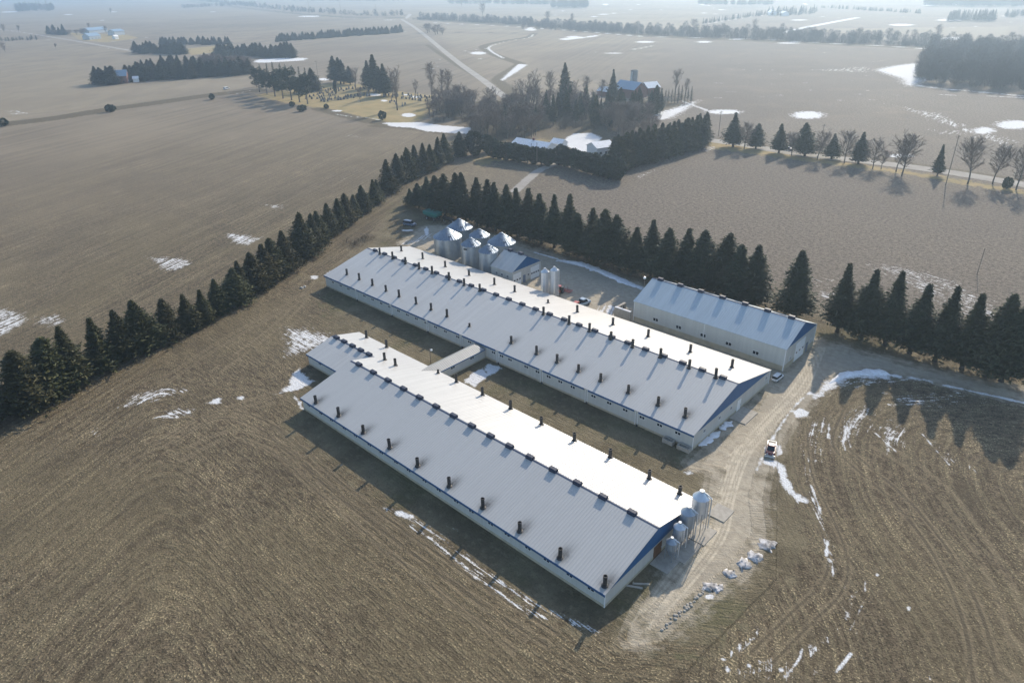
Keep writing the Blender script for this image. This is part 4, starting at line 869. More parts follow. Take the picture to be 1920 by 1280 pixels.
def vehicle(name, label, cat, P, heading, L, Wd, paintm, style='car', group=None):
    t = thing(name, label, cat, (P[0], P[1], 0.012), heading, group); h = L/2; w = Wd/2
    loft([ring(.3, -h+.1, h-.1, w-.08), ring(.5, -h, h, w), ring(.82, -h+.03, h-.05, w), ring(.95, -h+.12, h-.25, w-.07)]).build('body', paintm, t)
    if style == 'pickup':
        c0, c1 = -.15*L, .24*L
    elif style == 'van': c0, c1 = -h+.1, h*.52
    else: c0, c1 = -h*.78, h*.42
    zt = 1.5 if style == 'car' else 1.75
    loft([ring(.95, c0, c1+.25, w-.12, .15), ring(zt-.12, c0+.18, c1-.32, w-.24, .15)]).build('window', M['glass'], t)
    loft([ring(zt-.12, c0+.16, c1-.28, w-.22, .15), ring(zt, c0+.3, c1-.45, w-.32, .15)]).build('roof', paintm, t)
    if style == 'pickup':
        b = MB(); b.box(-h+.05, c0-.05, -w+.02, -w+.14, .95, 1.06); b.box(-h+.05, c0-.05, w-.14, w-.02, .95, 1.06); b.box(-h+.02, -h+.14, -w+.14, w-.14, .95, 1.06); b.build('bed', M['steel'] if 'pale-rimmed' in label else paintm, t)
    for sx in (-1, 1):
        for sy in (-1, 1): wheel(t, sx*L*.31, sy*(w-.1), .34, .22)
    for sy in (-1, 1):
        b = MB(); b.box(h-.06, h+.02, sy*(w-.35)-.15, sy*(w-.35)+.15, .62, .78); b.build('headlight', M['lamp'], t)
        b = MB(); b.box(-h-.02, -h+.06, sy*(w-.3)-.12, sy*(w-.3)+.12, .65, .8); b.build('tail_light', M['tail'], t)
    return t
def head(a, b): d = G(*b)-G(*a); return math.atan2(d[1], d[0])
vehicle('parked_car', 'white estate car parked in shade between the long barn gable and the machine shed', 'car', G(1457, 711), head((1449, 717), (1466, 704)), 4.2, 1.8, M['car_white'], 'van').scale = (.72, .72, .72)
t = vehicle('pickup_truck', 'dark red pickup truck with a pale-rimmed bed standing on snow beside the drive', 'pickup truck', G(1445, 845), head((1447, 826), (1442, 856)), 4.5, 1.8, M['car_red'], 'pickup')
b = MB(); b.prism([(2.35, .15), (2.6, .1), (2.5, .4), (2.58, .62), (2.4, .6)], 1, -1.0, 1.0); b.build('plough_blade', M['steel'], t)
b = MB(); b.box(-2.08, -.75, -.74, .74, .955, .99); b.build('bed_floor', M['stack'], t); t.scale = (.8, .8, .8)
vehicle('parked_car', 'silver blue pickup parked against the far side of the long barn', 'pickup truck', G(1092, 572), head((1080, 578), (1104, 568)), 4.6, 1.85, M['car_silver'], 'pickup')
vehicle('parked_car', 'low red car mostly hidden behind the long barn roof by the silver pickup', 'car', G(1081, 576), head((1075, 580), (1088, 573)), 3.8, 1.6, M['red'], 'car')
vehicle('parked_car', 'grey blue car in tree shade on the grass left of the grain bins', 'car', G(768, 423), head((758, 422), (778, 425)), 4.4, 1.8, M['greyblue'], 'van')
vehicle('car', 'small dark car driving on the road among the right roadside trees', 'car', G(1477, 281), head((1440, 276), (1510, 288)), 4.8, 1.9, M['car_dark'], 'car')
vehicle('car', 'small white car standing on the field near the pines left of the cemetery', 'car', G(425, 168), head((418, 170), (434, 167)), 5.2, 2.2, M['car_white'], 'van')
def tractor(label, P, rz):
    t = thing('tractor', label, 'tractor', (P[0], P[1], .01), rz)
    loft([ring(.6, .2, 1.9, .4, .1), ring(1.25, .2, 1.85, .38, .1)]).build('hood', M['red'], t); loft([ring(.6, -1.2, .2, .55, .1), ring(1.0, -1.1, .2, .55, .1)]).build('body', M['red'], t)
    loft([ring(1.0, -.9, .15, .6, .08), ring(2.0, -.8, .05, .5, .08)]).build('cab_window', M['glass'], t); loft([ring(2.0, -.95, .15, .6, .08), ring(2.12, -.85, .05, .5, .08)]).build('cab_roof', M['red'], t)
    for s in (-1, 1): wheel(t, -.7, s*.8, .75, .4); wheel(t, 1.4, s*.65, .42, .25)
    b = MB(); b.bar((1.2, .2, 1.2), (1.2, .2, 1.9), .05); b.build('exhaust', M['stack'], t); return t
tractor('small red tractor standing right of the twin slim silos', G(1047, 551), R(-70))
t = thing('harrow', 'rusty red harrow with folded arms beside the small red tractor', 'harrow', tuple(G(1061, 547)), R(10))
b = MB()
for k in range(5): b.bar((-1.6, -.8+k*.4, .45), (1.6, -.8+k*.4, .45), .05)
for k in range(4): b.bar((-1.5+k, -.9, .5), (-1.5+k, .9, .5), .06)
for k in range(14): b.bar((-1.5+k*.23, -.8+(k % 5)*.4, .45), (-1.5+k*.23, -.9+(k % 5)*.4, .02), .03)
b.build('frame', M['red'], t); b = MB(); b.bar((-.6, 0, .5), (-.5, 0, 1.6), .06); b.bar((.6, 0, .5), (.5, 0, 1.5), .06); b.build('arm', M['car_red'], t)
t = thing('grain_wagon', 'teal hopper wagon in the tree shade behind the grain bins', 'wagon', tuple(G(812, 412)), head((795, 405), (830, 414)))
loft([ring(1.0, -2.0, 2.0, .8, .2), ring(2.0, -3.3, 3.3, 1.5, .2), ring(2.9, -3.3, 3.3, 1.5, .2)]).build('hopper', M['teal'], t)
b = MB(); b.box(-2.8, 2.8, -.15, .15, .7, .98); b.bar((2.8, 0, .8), (4.6, 0, .5), .1); b.build('chassis', M['stack'], t)
for sx in (-1.7, 1.7):
    for sy in (-1.1, 1.1): wheel(t, sx, sy, .6, .4)
t = thing('header_trailer', 'dark low trailer parked just right of the teal hopper wagon', 'trailer', tuple(G(842, 416)), head((830, 412), (856, 420)))
b = MB(); b.box(-3, 3, -.7, .7, .7, 1.0); b.box(-2.6, 2.6, -.5, .3, 1.003, 1.5); b.build('deck', M['stack'], t)
for sy in (-.8, .8): wheel(t, -1.5, sy, .4, .25); wheel(t, 1.5, sy, .4, .25)
# block bunker left of the machine shed
t = thing('block_bunker', 'grey block bunker wall with snow on top at the left end of the machine shed', 'bunker', tuple(G(1168, 598)))
xb0, xb1 = -83.8, -79.4; o3 = t.location
b = MB(); b.box(xb0, xb1, 122.6, 123.2, 0, 2.2); b.box(xb0, xb0+.6, 123.2, 126.5, 0, 2.2); o = b.build('wall', M['concrete'], t)
b = MB(); b.box(xb0+.05, xb1-.05, 122.65, 123.15, 2.203, 2.33); s = b.build('snow_cap', M['snow'], t)
b = MB(); b.bar((-81.9, 123.6, 0), (-81.9, 123.6, 3.0), .12, n=8); b.build('post', M['stack'], t)
finish(t)
# posts and poles
def pole(u, v, vtop, label, arms=1, r=.13, name='utility_pole', cat='utility pole', group='utility poles'):
    g = G(u, v); h = height_over(g, vtop); t = thing(name, label, cat, tuple(g), 0, group)
    b = MB(); b.bar((0, 0, 0), (0, 0, h), r, r*.7, 8); b.build('post', M['pole'], t)
    if arms:
        b = MB(); b.box(-1.1, 1.1, -.07, .07, h-.8, h-.66)
        for k in (-.95, -.4, .4, .95): b.bar((k, 0, h-.66), (k, 0, h-.45), .05, n=6)
        o = b.build('crossarm', M['pole'], t); o.rotation_euler = (0, 0, R(70))
    return t
pole(996.4, 306.6, 269, 'left one of two bare poles in front of the farmhouse hedge', 0, .14); pole(1006.8, 312, 267.5, 'right one of two bare poles in front of the farmhouse hedge', 0, .14)
pole(1347, 255, 208, 'utility pole farthest left along the right road, behind the tall hedge', 1, .16); pole(1535.6, 288.7, 232.5, 'utility pole among bare trees in the middle of the right road', 1, .15)
pole(1773, 347, 253, 'tall utility pole beside the thin spruce on the right road', 1, .17); pole(597, 150, 114, 'thin utility pole behind the cemetery', 1, .15)
pole(581, 30, 2, 'far hazy utility pole left of the hedgerow lane', 1, .25); pole(640, 33, 5, 'far hazy utility pole middle of the hedgerow', 1, .25); pole(706, 34, 8, 'far hazy utility pole near the lane bend', 1, .25)
pole(1832, 514, 465, 'thin dark pole standing alone in the field behind the spruces', 0, .09, 'field_pole', 'pole', None)
def yard_light(u, v, vtop, label, h=None):
    g = G(u, v); h = h or height_over(g, vtop); t = thing('yard_light', label, 'yard light', tuple(g))
    b = MB(); b.bar((0, 0, 0), (0, 0, h), .09, .06, 8); b.bar((0, 0, h-.1), (.55, -.1, h+.05), .04); b.build('post', M['pole'], t)
    b = MB(); b.lathe([(.05, h+.22), (.2, h+.15), (.26, h-.05), (.18, h-.2)], .6, -.1, 10); b.build('lamp_head', M['lamp'], t); return t
yard_light(808, 681, 654, 'slim yard light on a pole in the strip between the two long barns')
t = thing('yard_light', 'white globe lamp on a mast at the left end of the machine shed roof', 'yard light', (-80.0, 128.6, 0))
b = MB(); b.bar((0, 0, 0), (0, 0, 8.4), .09, .07, 8); b.build('post', M['pole'], t); b = MB(); b.lathe([(.1, 8.35), (.3, 8.5), (.34, 8.7), (.2, 8.95), (.05, 9.0)], n=12); b.build('lamp_head', M['lamp'], t)
# ------------------------------------------------------------------ trees
def quads_mesh(name, C, U, V, mat):
    # C centres, U and V half axes: many small leaf faces
    n = len(C); co = np.stack([C-U, C-V*.8+U*.1, C+U, C+V*.8-U*.1], 1).reshape(-1, 3)
    me = bpy.data.meshes.new(name); me.vertices.add(4*n); me.vertices.foreach_set('co', co.ravel())
    me.loops.add(4*n); me.loops.foreach_set('vertex_index', np.arange(4*n, dtype=np.int32)); me.polygons.add(n)
    me.polygons.foreach_set('loop_start', np.arange(0, 4*n, 4, dtype=np.int32)); me.update(calc_edges=True); me.materials.append(mat)
    return me
def unit(a): return a/np.maximum(np.linalg.norm(a, axis=-1, keepdims=True), 1e-9)
def conifer(h, Rb, seed, style, levels=36, br=11, k=5, mat=None, core=True):
    g = np.random.default_rng(seed); C = []; U = []; V = []
    t0 = {'dense': 0.02, 'norway': 0.13, 'far': 0.06}[style]
    bulge = g.uniform(.72, 1.15, 12); ex = g.uniform(.72, 1.05); lean = g.normal(0, .018, 2); wob = g.uniform(0, 6.28, 3)
    for i in range(levels):
        t = t0+(1-t0)*(i/levels)**0.93; z = t*h
        if style == 'dense': r = Rb*min(1.0, 0.72+1.2*t)*1.1*(1-t)**ex
        else: r = Rb*min(1.0, 0.7+2.2*(t-t0))*1.12*(1-t)**(ex+.08)
        r *= 1+.10*math.sin(9*t+wob[0])+.07*math.sin(21*t+wob[1])
        r = max(r, .12); wh = g.uniform(.84, 1.16); nb = max(5, int(br*(0.45+0.75*r/Rb)))
        for j in range(nb):
            a = 2*math.pi*(j+g.uniform(-.4, .4))/nb+i*1.3
            if g.random() < .07: continue
            L = r*wh*g.uniform(.58, 1.22)*bulge[int((a % 6.283)/6.283*12) % 12]
            dr = (-0.16 if style == 'dense' else -0.30)*g.uniform(.5, 1.4); d = np.array([math.cos(a), math.sin(a)])
            s = np.linspace(0.22, 1, k)+g.uniform(-.08, .08, k)
            zz = z+dr*L*s+(.20*L*s*s if style != 'dense' else .24*L*s*s)+g.normal(0, .07, k)
            off = g.normal(0, .13*(0.3+s), k)*L
            P = np.stack([d[0]*L*s-d[1]*off+lean[0]*z, d[1]*L*s+d[0]*off+lean[1]*z, zz], -1)
            for m in range(2):
                sp = a+g.normal(0, .85, k); el = g.normal(-.15 if style == 'norway' else .25, .45, k)
                uu = np.stack([np.cos(sp)*np.cos(el), np.sin(sp)*np.cos(el), np.sin(el)], -1)
                w = unit(np.cross(uu, g.normal(0, 1, (k, 3))+[0, 0, 1.2]))
                sz = g.uniform(.20, .40, k)[:, None]*(1.4 if style == 'far' else 1.0)*(0.75+0.25*r/Rb)
                C.append(P+g.normal(0, .07, (k, 3))); U.append(uu*sz*1.15); V.append(w*sz*.52)
    C = np.concatenate(C); U = np.concatenate(U); V = np.concatenate(V)
    # leader
    n = 10; C = np.vstack([C, np.stack([g.normal(0, .06, n)+lean[0]*h, g.normal(0, .06, n)+lean[1]*h, h*np.linspace(.965, 1.0, n)], -1)]); sp = g.uniform(0, 6.28, n)
    U = np.vstack([U, np.stack([np.cos(sp)*.12, np.sin(sp)*.12, np.full(n, .2)], -1)]); V = np.vstack([V, np.stack([-np.sin(sp)*.1, np.cos(sp)*.1, np.zeros(n)], -1)])
    return C, U, V
def trunk_mesh(h, r, mat, top=.9):
    b = MB(); b.lathe([(r*1.5, -.1), (r*1.05, .4), (r*.8, h*.4), (r*.35, h*.75), (.03, h*top)], n=7); return b.mesh('trunk', mat)
def crown_blob(h, z0, Rb, seed, n, size, squash=1.0, lump=7, mat='cedar'):
    # rounded evergreen: leaf clumps over a lumpy egg
    g = np.random.default_rng(seed); d = unit(g.normal(0, 1, (n, 3))); lc = unit(g.normal(0, 1, (lump, 3)))
    b = (np.clip(d @ lc.T, 0, 1)**4).max(1); rad = (0.72+0.36*b)*g.uniform(.55, 1.05, n)**.5
    zc = (h+z0)/2; hz = (h-z0)/2
    pr = np.where(d[:, 2] > 0, 1-.35*d[:, 2]**2, 1.0)
    C = np.stack([d[:, 0]*rad*Rb*pr, d[:, 1]*rad*Rb*pr, zc+d[:, 2]*rad*hz], -1)
    U = unit(d*[1, 1, .5]+g.normal(0, .6, (n, 3))+[0, 0, .35]); W_ = unit(np.cross(U, g.normal(0, 1, (n, 3))))
    s = g.uniform(.6, 1.3, n)[:, None]*size
    return C, U*s, W_*s*.6
def round_tree(h, Rf, seed, z0=.24, rise=.9, nl=30, leaders=1, tw=.022):
    # leafless tree: leader(s) carrying ascending laterals, each with side branches and fine twigs, in an oval outline
    g = random.Random(seed); T = MB(); B = MB()
    def nrm(v): return v/np.linalg.norm(v)
    L = []
    if leaders == 1: L = [(np.array([0, 0, -.1]), np.array([g.gauss(0, .02), g.gauss(0, .02), 1.0]), h*.93, h*.013+.05)]
    else:
        zf = h*g.uniform(.12, .2); T.bar((0, 0, -.1), (0, 0, zf), h*.018+.05, h*.014+.04, 7)
        for k in range(leaders):
            a = 6.283*k/leaders+g.uniform(-.4, .4); L.append((np.array([0, 0, zf]), np.array([math.cos(a)*.2, math.sin(a)*.2, 1.0]), h*g.uniform(.62, .78), h*.010+.03))
    for p0, d0, LL, r0 in L:
        pts = [p0]; d = nrm(d0); n = 7
        for k in range(n): d = nrm(d+np.array([g.gauss(0, .05), g.gauss(0, .05), .10])); pts.append(pts[-1]+d*LL/n)
        for k in range(n): T.bar(pts[k], pts[k+1], r0*(1-.86*k/n), r0*(1-.86*(k+1)/n), 6)
        m = nl//len(L)
        for q in range(m):
            f = z0+(1-z0)*(q+g.random())/m if leaders == 1 else .08+.92*(q+g.random())/m
            x = min(f, .999)*n; i = int(x); P = pts[i]+(pts[i+1]-pts[i])*(x-i); zr = P[2]/h
            ln = h*Rf*max(.16, math.sin(min(1, (zr-z0*.6)/(1-z0*.6))*2.75+.25))*g.uniform(.75, 1.25); a = 2.4*q+g.uniform(-.5, .5)
            d = nrm(np.array([math.cos(a), math.sin(a), rise*g.uniform(.6, 1.3)])); r = max(tw*1.6, r0*(1-.86*f)*.55); e = P
            for s in range(4):
                d = nrm(d+np.array([g.gauss(0, .12), g.gauss(0, .12), .10])); e2 = e+d*ln/4; B.bar(e, e2, max(tw, r*(1-.22*s)), max(tw, r*(1-.22*(s+1))), 4)
                for _ in range(2 if s else 1):
                    c = nrm(d+np.array([g.gauss(0, .65), g.gauss(0, .65), g.gauss(.15, .4)])); l2 = ln*g.uniform(.28, .5); u = e+(e2-e)*g.random(); u2 = u+c*l2; B.bar(u, u2, tw*1.3, tw*.8, 3)
                    for _ in range(5):
                        w = nrm(c+np.array([g.gauss(0, .6), g.gauss(0, .6), g.gauss(.15, .4)])); v = u+(u2-u)*g.uniform(.2, 1); v2 = v+w*l2*g.uniform(.35, .7); B.bar(v, v2, tw*.9, tw*.5, 3)
                e = e2
    zt = max(v[2] for v in B.v); k = h/zt
    for X in (T, B): X.v = [(x*k, y*k, z*k) for x, y, z in X.v]
    return T, B
def raw_mesh(name, b, mat):
    me = bpy.data.meshes.new(name); me.from_pydata(b.v, [], b.f); me.materials.append(mat); return me

def proto(kind, name, h, crown_me, trunk_me): return dict(kind=kind, name=name, h=h, crown=crown_me, trunk=trunk_me)
PR = {}
PR['spruce'] = [proto('spruce', 'spruce_tree', 13, quads_mesh('crown', *conifer(13, Rb, 100+i, 'dense', 54, 16, 7), M['spruce']), trunk_mesh(13, .2, M['darktrunk'])) for i, Rb in enumerate((3.0, 2.6, 3.3, 2.8, 2.5, 3.1, 2.7, 2.9, 3.4))]
PR['norway'] = [proto('norway', 'spruce_tree', 15, quads_mesh('crown', *conifer(15, Rb, 200+i, 'norway', 52, 15, 8), M['norway']), trunk_mesh(15, .24, M['darktrunk'])) for i, Rb in enumerate((3.2, 3.6, 2.9, 3.4, 3.0, 2.7, 3.3, 3.1, 3.7))]
PR['far'] = [proto('far', 'conifer_tree', 15, quads_mesh('crown', *conifer(15, Rb, 300+i, 'norway', 22, 9, 4), M['norway']), trunk_mesh(15, .25, M['darktrunk'])) for i, Rb in enumerate((2.8, 3.4, 3.1))]
PR['cedar'] = [proto('cedar', 'cedar_tree', 8, quads_mesh('crown', *crown_blob(8, .1, 2.6, 400+i, 2600, .34), M['cedar']), trunk_mesh(8, .18, M['darktrunk'], .7)) for i in range(3)]
def pine_crown(seed):
    g = np.random.default_rng(seed); Cs = []; Us = []; Vs = []
    for i in range(26):
        z = g.uniform(5, 16); r = 4.2*(1-abs(z-9)/9.5)**.7; a = g.uniform(0, 6.28); q = r*g.uniform(.3, 1)
        C, U, V = crown_blob(1.7, -1.0, g.uniform(1.3, 2.1), seed*50+i, 160, .34)
        Cs.append(C+[q*math.cos(a), q*math.sin(a), z]); Us.append(U); Vs.append(V)
    return np.concatenate(Cs), np.concatenate(Us), np.concatenate(Vs)
PR['pine'] = [proto('pine', 'pine_tree', 17, quads_mesh('crown', *pine_crown(500+i), M['pine']), trunk_mesh(17, .3, M['bark'], .85)) for i in range(3)]
PR['shrub'] = [proto('shrub', 'evergreen_shrub', 3, quads_mesh('crown', *crown_blob(3, 0, 2.2, 600+i, 900, .3, lump=9), M['pine']), trunk_mesh(3, .08, M['darktrunk'], .5)) for i in range(2)]
PR['bare'] = []; PR['tall'] = []
for i in range(5):
    T, B = round_tree(13, .33, 700+i, (.24, .2, .28, .22, .3)[i], (.9, .7, 1.1, .8, 1.0)[i], 36, 1, .038); PR['bare'].append(proto('bare', 'bare_tree', 13, raw_mesh('crown', B, M['twig']), raw_mesh('trunk', T, M['bark'])))
for i in range(4):
    T, B = round_tree(18, .22, 800+i, .3, 1.25, 36, (1, 3, 2, 3)[i], .042); PR['tall'].append(proto('tall', 'bare_tree', 18, raw_mesh('crown', B, M['twig']), raw_mesh('trunk', T, M['bark'])))
TR = random.Random(11)
def tree(kind, P, h, width, label, cat, group, var=None, merged=False):
    ps = PR[kind]; p = ps[TR.randrange(len(ps)) if var is None else var % len(ps)]
    s = h/p['h']; w = width*s
    t = bpy.data.objects.new(p['name'], None); COL.objects.link(t); t.location = (P[0], P[1], 0); t.rotation_euler = (0, 0, TR.uniform(0, 6.28)); t.scale = (w, w, s)
    tag(t, label, cat, group); t.empty_display_size = .5
    link('trunk', p['trunk'], t); link('crown', p['crown'], t); return t

# --- long diagonal row of spruces on the left
LT = [(11,656),(64,634),(108,611),(161,597),(214,580),(257,562),(302,561),(341,553),(369,545),(400,523),(427,502),(445,488),(469,472),(487,458),(509,444),(525,432),(554,400),(574,401),(591,396),(613,382),(633,371),(645,364),(661,365),(675,348),(695,337),(706,337),(722,299),(741,287),(754,291),(766,276),(780,272),(792,268),(804.6,270),(816,257),(834,250),(858,247)]
ROWL = [(-60,832),(14,789),(111,736),(211,681),(267,660),(377,610),(430,577),(519,519),(564,487),(620,443),(678,399),(720,367),(750,346),(866,291)]
N = len(LT)
for i, (u, v) in enumerate(LT):
    P, h = row_fit_poly(u, v, ROWL); P = P+np.array([TR.uniform(-.4, .4), TR.uniform(-.4, .4)])
    far_end = u > 710
    k = i+1
    lb = f'dense dark spruce, {nth(k)} from the photo left edge in the long diagonal row' if i < 18 else f'dense dark spruce, {nth(N-i)} from the far upper end of the long diagonal row'
    w = 1.18 if i < 14 else 1.12
    if i == 0: lb = 'dense dark spruce at the photo left edge, nearest of the long diagonal row'
    tree('spruce' if not far_end else ('spruce' if i % 3 else 'norway'), P, h, 1.38*w*(13.0/h)**.5*TR.uniform(.86, 1.15), lb, 'spruce tree', 'spruces of the diagonal row left of the barns')
# two more at the near end, cut by the photo edge
P = G(-20, 800); tree('spruce', P, 13, 1.0, 'dense dark spruce mostly cut off by the photo left edge', 'spruce tree', 'spruces of the diagonal row left of the barns')
tree('bare', G(14, 772), 6.5, 1.3, 'pale leafless shrub tree among the nearest spruces at the photo left edge', 'bare tree', None)
# --- spruce row behind the yard on the right
RT = [(769,354),(785,343),(798,331),(816.6,328),(832.5,326),(852,324),(870,323.4),(889,334),(909,337.5),(928,341),(949.7,344),(971,353.4),(992,352.5),(1015,362),(1039.7,364.7),(1066,364.7),(1088,396),(1113,390),(1139,390),(1168,402.7),(1193,424),(1225.6,412),(1255,423.5),(1289,426.7),(1320,431),(1355,437),(1393,457),(1432,460),(1511,471),(1597.5,496),(1642.5,506),(1692,512),(1740,532),(1792,537),(1845,552),(1897,554),(1932,570)]
N = len(RT); HAND = []
for i, (u, v) in enumerate(RT):
    P, h, s = row_fit(u, v, G(802,394), G(1870,712)); P = P+np.array([TR.uniform(-.3, .3), TR.uniform(-.5, .5)])
    HAND.append((round(float(P[0]), 1), round(float(h), 1)))
    if i < 16: lb = f'dark drooping spruce, {nth(i+1)} from the left end of the row behind the grain bins'
    elif i < 28: lb = f'dark drooping spruce, {nth(28-i)} left of the lone wide spruce behind the machine shed'
    elif i == 28: lb = 'lone wide drooping spruce with gaps on both sides, behind the machine shed right end'
    else: lb = f'dark drooping spruce, {nth(i-28)} right of the gap beside the machine shed, above the shaded drive'
    tree('norway', P, h, (15/h)**.5*(1.85 if i == 28 else (1.65 if i > 28 else 1.72))*TR.uniform(.9, 1.12), lb, 'spruce tree', 'spruces of the row behind the yard')
# --- road trees on the right
for k, (tu, tv, bu, bv) in enumerate([(1378,211,1374,275.6),(1421,231.7,1416.7,279),(1465.5,232.5,1460,287),(1514,230.6,1508.6,292.5),(1562.6,251,1559,298),(1615.5,247.5,1608.7,307.5),(1764,272,1757,330)]):
    g = G(bu, bv); h = height_over(g, tv); tree('norway', g, h, (1.9 if k < 6 else 1.2)*(15/h)**.4, f'roadside spruce, {nth(k+1)} from the tall hedge along the right road' if k < 6 else 'thin tall-trunked spruce beside the tall utility pole on the right road', 'spruce tree', 'spruces along the right road')
tree('shrub', G(1886,354), 4.2, .62, 'small round evergreen at the right road near the photo right edge', 'evergreen tree', None)
for k, (tu, tv, bu, bv) in enumerate([(1397,225,1395,279.5),(1487,245,1484,292),(1540,240,1532,300),(1592,240,1583,305.6),(1644,258,1636,317),(1656,279,1652,317),(1682,255,1680,322),(1699,243.5,1690.5,330),(1822.5,251,1814,345),(1869.5,266,1861,345),(1912.5,266,1905,356)]):
    g = G(bu, bv); h = height_over(g, tv); tree('bare', g, h, 1.3*(13/h)**.25, f'leafless roadside tree, {nth(k+1)} from the tall hedge along the right road', 'bare tree', 'leafless trees along the right road')
# --- farmhouse hedges and wood
for k in range(9):
    f = k/8; g = G(925+f*103, 296+f*15); tree('cedar', g, height_over(g, 259+f*17), 1.35, f'rounded cedar, {nth(k+1)} from the left in the hedge before the farmhouse', 'cedar tree', 'cedar hedge left of the farm lane')
for k in range(10):
    f = k/9; g = G(1047+f*108, 309+f*29); tree('cedar', g, height_over(g, 270+f*23), 1.45, f'rounded cedar, {nth(k+1)} right of the lane gap in the farmhouse hedge', 'cedar tree', 'cedar hedge right of the farm lane')
for row in range(2):
    for k in range(13):
        f = k/12; g = G(1150+f*166+row*6, 322-f*46-row*9); tree('spruce' if k % 3 else 'norway', g, height_over(g, 258-f*42+TR.uniform(-4, 4)-row*5), 1.55, f'tall hedge spruce, {nth(k+1)} from the left in the {"front" if row == 0 else "rear"} rank right of the farmhouse shed', 'spruce tree', 'tall spruce hedge right of the farmhouse')
for (tu, tv, bu, bv, kd, lb) in ((1057,118,1059,198,'norway','tallest lone spruce rising above the wood left of the concrete silo'), (1151,130,1149,190,'norway','pointed spruce just left of the blue roofed farm barn'),
        (889,243,889,292,'cedar','wide dark evergreen at the far upper end of the diagonal row'), (912,250,912,286,'cedar','dark evergreen between the diagonal row end and the farmhouse hedge'), (717.6,207,717.6,225,'shrub','small rounded evergreen at the cemetery lower corner')):
    g = G(bu, bv); tree(kd, g, height_over(g, tv), {'norway': 1.2, 'shrub': .62}.get(kd, 1.25), lb, 'evergreen tree', None)
for k, (tu, tv, bu, bv) in enumerate([(1000,128,1001,205),(1030,130,1031,200),(1097,140,1098,190),(1265,126,1266,178),(1285,145,1286,182)]):
    g = G(bu, bv); tree('tall', g, height_over(g, tv), 1.05, ('big leafless tree above the wood, second left of the tallest lone spruce','big leafless tree just left of the tallest lone spruce','leafless tree midway between the tallest lone spruce and the silo barn','tall leafless tree right of the white roofed farm sheds','smaller leafless tree right of the tall one by the farm sheds')[k], 'bare tree', None)
grp = 'evergreens of the wood behind the farmhouse'
for k in range(40):
    u = TR.uniform(1015, 1240); v = TR.uniform(208, 240)-(0 if u < 1200 else 6); g = G(u, v); tree(('norway', 'spruce')[k % 2], g, TR.uniform(11, 16), 1.1, 'dark conifer within the crowded wood behind the farmhouse', 'conifer tree', grp)
for k in range(14):
    u = 1215+k*6.2; g = G(u, 200-(u-1215)*.10+TR.uniform(-3, 3)); tree('far', g, TR.uniform(8, 11), 1.1, 'short conifer in the belt below the white roofed farm sheds', 'conifer tree', 'short conifers below the farm sheds')
for k in range(16):
    u = TR.uniform(905, 1010); v = TR.uniform(225, 262); g = G(u, v); tree('far' if k % 2 else 'bare', g, TR.uniform(10, 14), 1.1, 'conifer scattered in the leafless wood left of the farmhouse' if k % 2 else 'leafless tree mixed with conifers left of the farmhouse', 'conifer tree' if k % 2 else 'bare tree', 'mixed trees left of the farmhouse' + (' conifers' if k % 2 else ' bare'))
grp = 'leafless trees of the wood around the farmhouse'
for k in range(86):
    u = TR.uniform(800, 1010); v = TR.uniform(202, 262)
    if v > 222 and u < 880: v = TR.uniform(200, 222)
    g = G(u, v); tree('bare' if k % 2 else 'tall', g, TR.uniform(9, 15), 1.35, 'leafless tree within the grey brown wood left of the farmhouse', 'bare tree', grp)
for k in range(26):
    u = TR.uniform(1135, 1225); v = TR.uniform(228, 275); g = G(u, v); tree('bare', g, TR.uniform(11, 15), 1.35, 'leafless tree in the rounded grey clump behind the farmhouse shed', 'bare tree', 'leafless clump behind the farmhouse shed')
for k in range(24):
    u = TR.uniform(960, 1130); v = TR.uniform(188, 222); g = G(u, v); tree('tall', g, TR.uniform(10, 15), 1.5, 'leafless tree along the back of the farmhouse wood', 'bare tree', 'leafless trees at the back of the farmhouse wood')
# --- cemetery
for k, (tu, tv, bu, bv, kd) in enumerate([(629,105,630,155,'norway'),(637,108,639,158,'norway'),(645,112,645,157,'norway'),(654,124,657,159,'norway'),(689,113.5,692,166,'norway'),(702,102.5,705,172,'norway'),(716,125,715,172,'norway'),(725,120,723,180,'norway'),(590,127.5,590,171,'spruce')]):
    g = G(bu, bv); tree(kd, g, height_over(g, tv), 1.85, ('tall cemetery spruce, leftmost of the back cluster','tall cemetery spruce, second of the back cluster','tall cemetery spruce, third of the back cluster','lower cemetery spruce at the right of the back cluster','pointed cemetery spruce left of the highest one','highest spruce in the cemetery','cemetery spruce tucked right behind the highest one','dark cemetery spruce left of the big split leafless tree','small upright conifer between the pines and the cemetery clusters')[k], 'spruce tree', None)
g = G(629, 177); tree('cedar', g, height_over(g, 148), .42, 'narrow columnar cedar standing among the headstones', 'cedar tree', None)
for k, (tu, tv, bu, bv, lb) in enumerate([(668,123,667,166,'leafless tree right of the cemetery back spruce cluster'),(741,120,745,207,'tall split leafless tree at the cemetery lower edge'),(780,147,780,180,'small leafless tree alone right of the cemetery'),(805,114,810,186,'largest leafless tree of the three right of the cemetery'),(829,127,830,187,'middle leafless tree of the three right of the cemetery'),(841,127.5,842,193,'right leafless tree of the three right of the cemetery'),(675.6,160,675.6,192,'low leafless tree amid the headstones')]):
    g = G(bu, bv); tree('tall', g, height_over(g, tv), (1.05 if k != 1 else .85), lb, 'bare tree', None)
pg = 'pines at the left end of the cemetery'
for k, (tu, tv, bu, bv) in enumerate([(487,128,487,173),(500,132,501,177),(513,124,516,181),(530,130,531,185),(545,128,547,188),(560,134,562,192),(576,140,577,195)]):
    g = G(bu, bv); tree('pine', g, height_over(g, tv), 1.25, f'broad pine, {nth(k+1)} from the left in the front rank beside the cemetery', 'pine tree', pg)
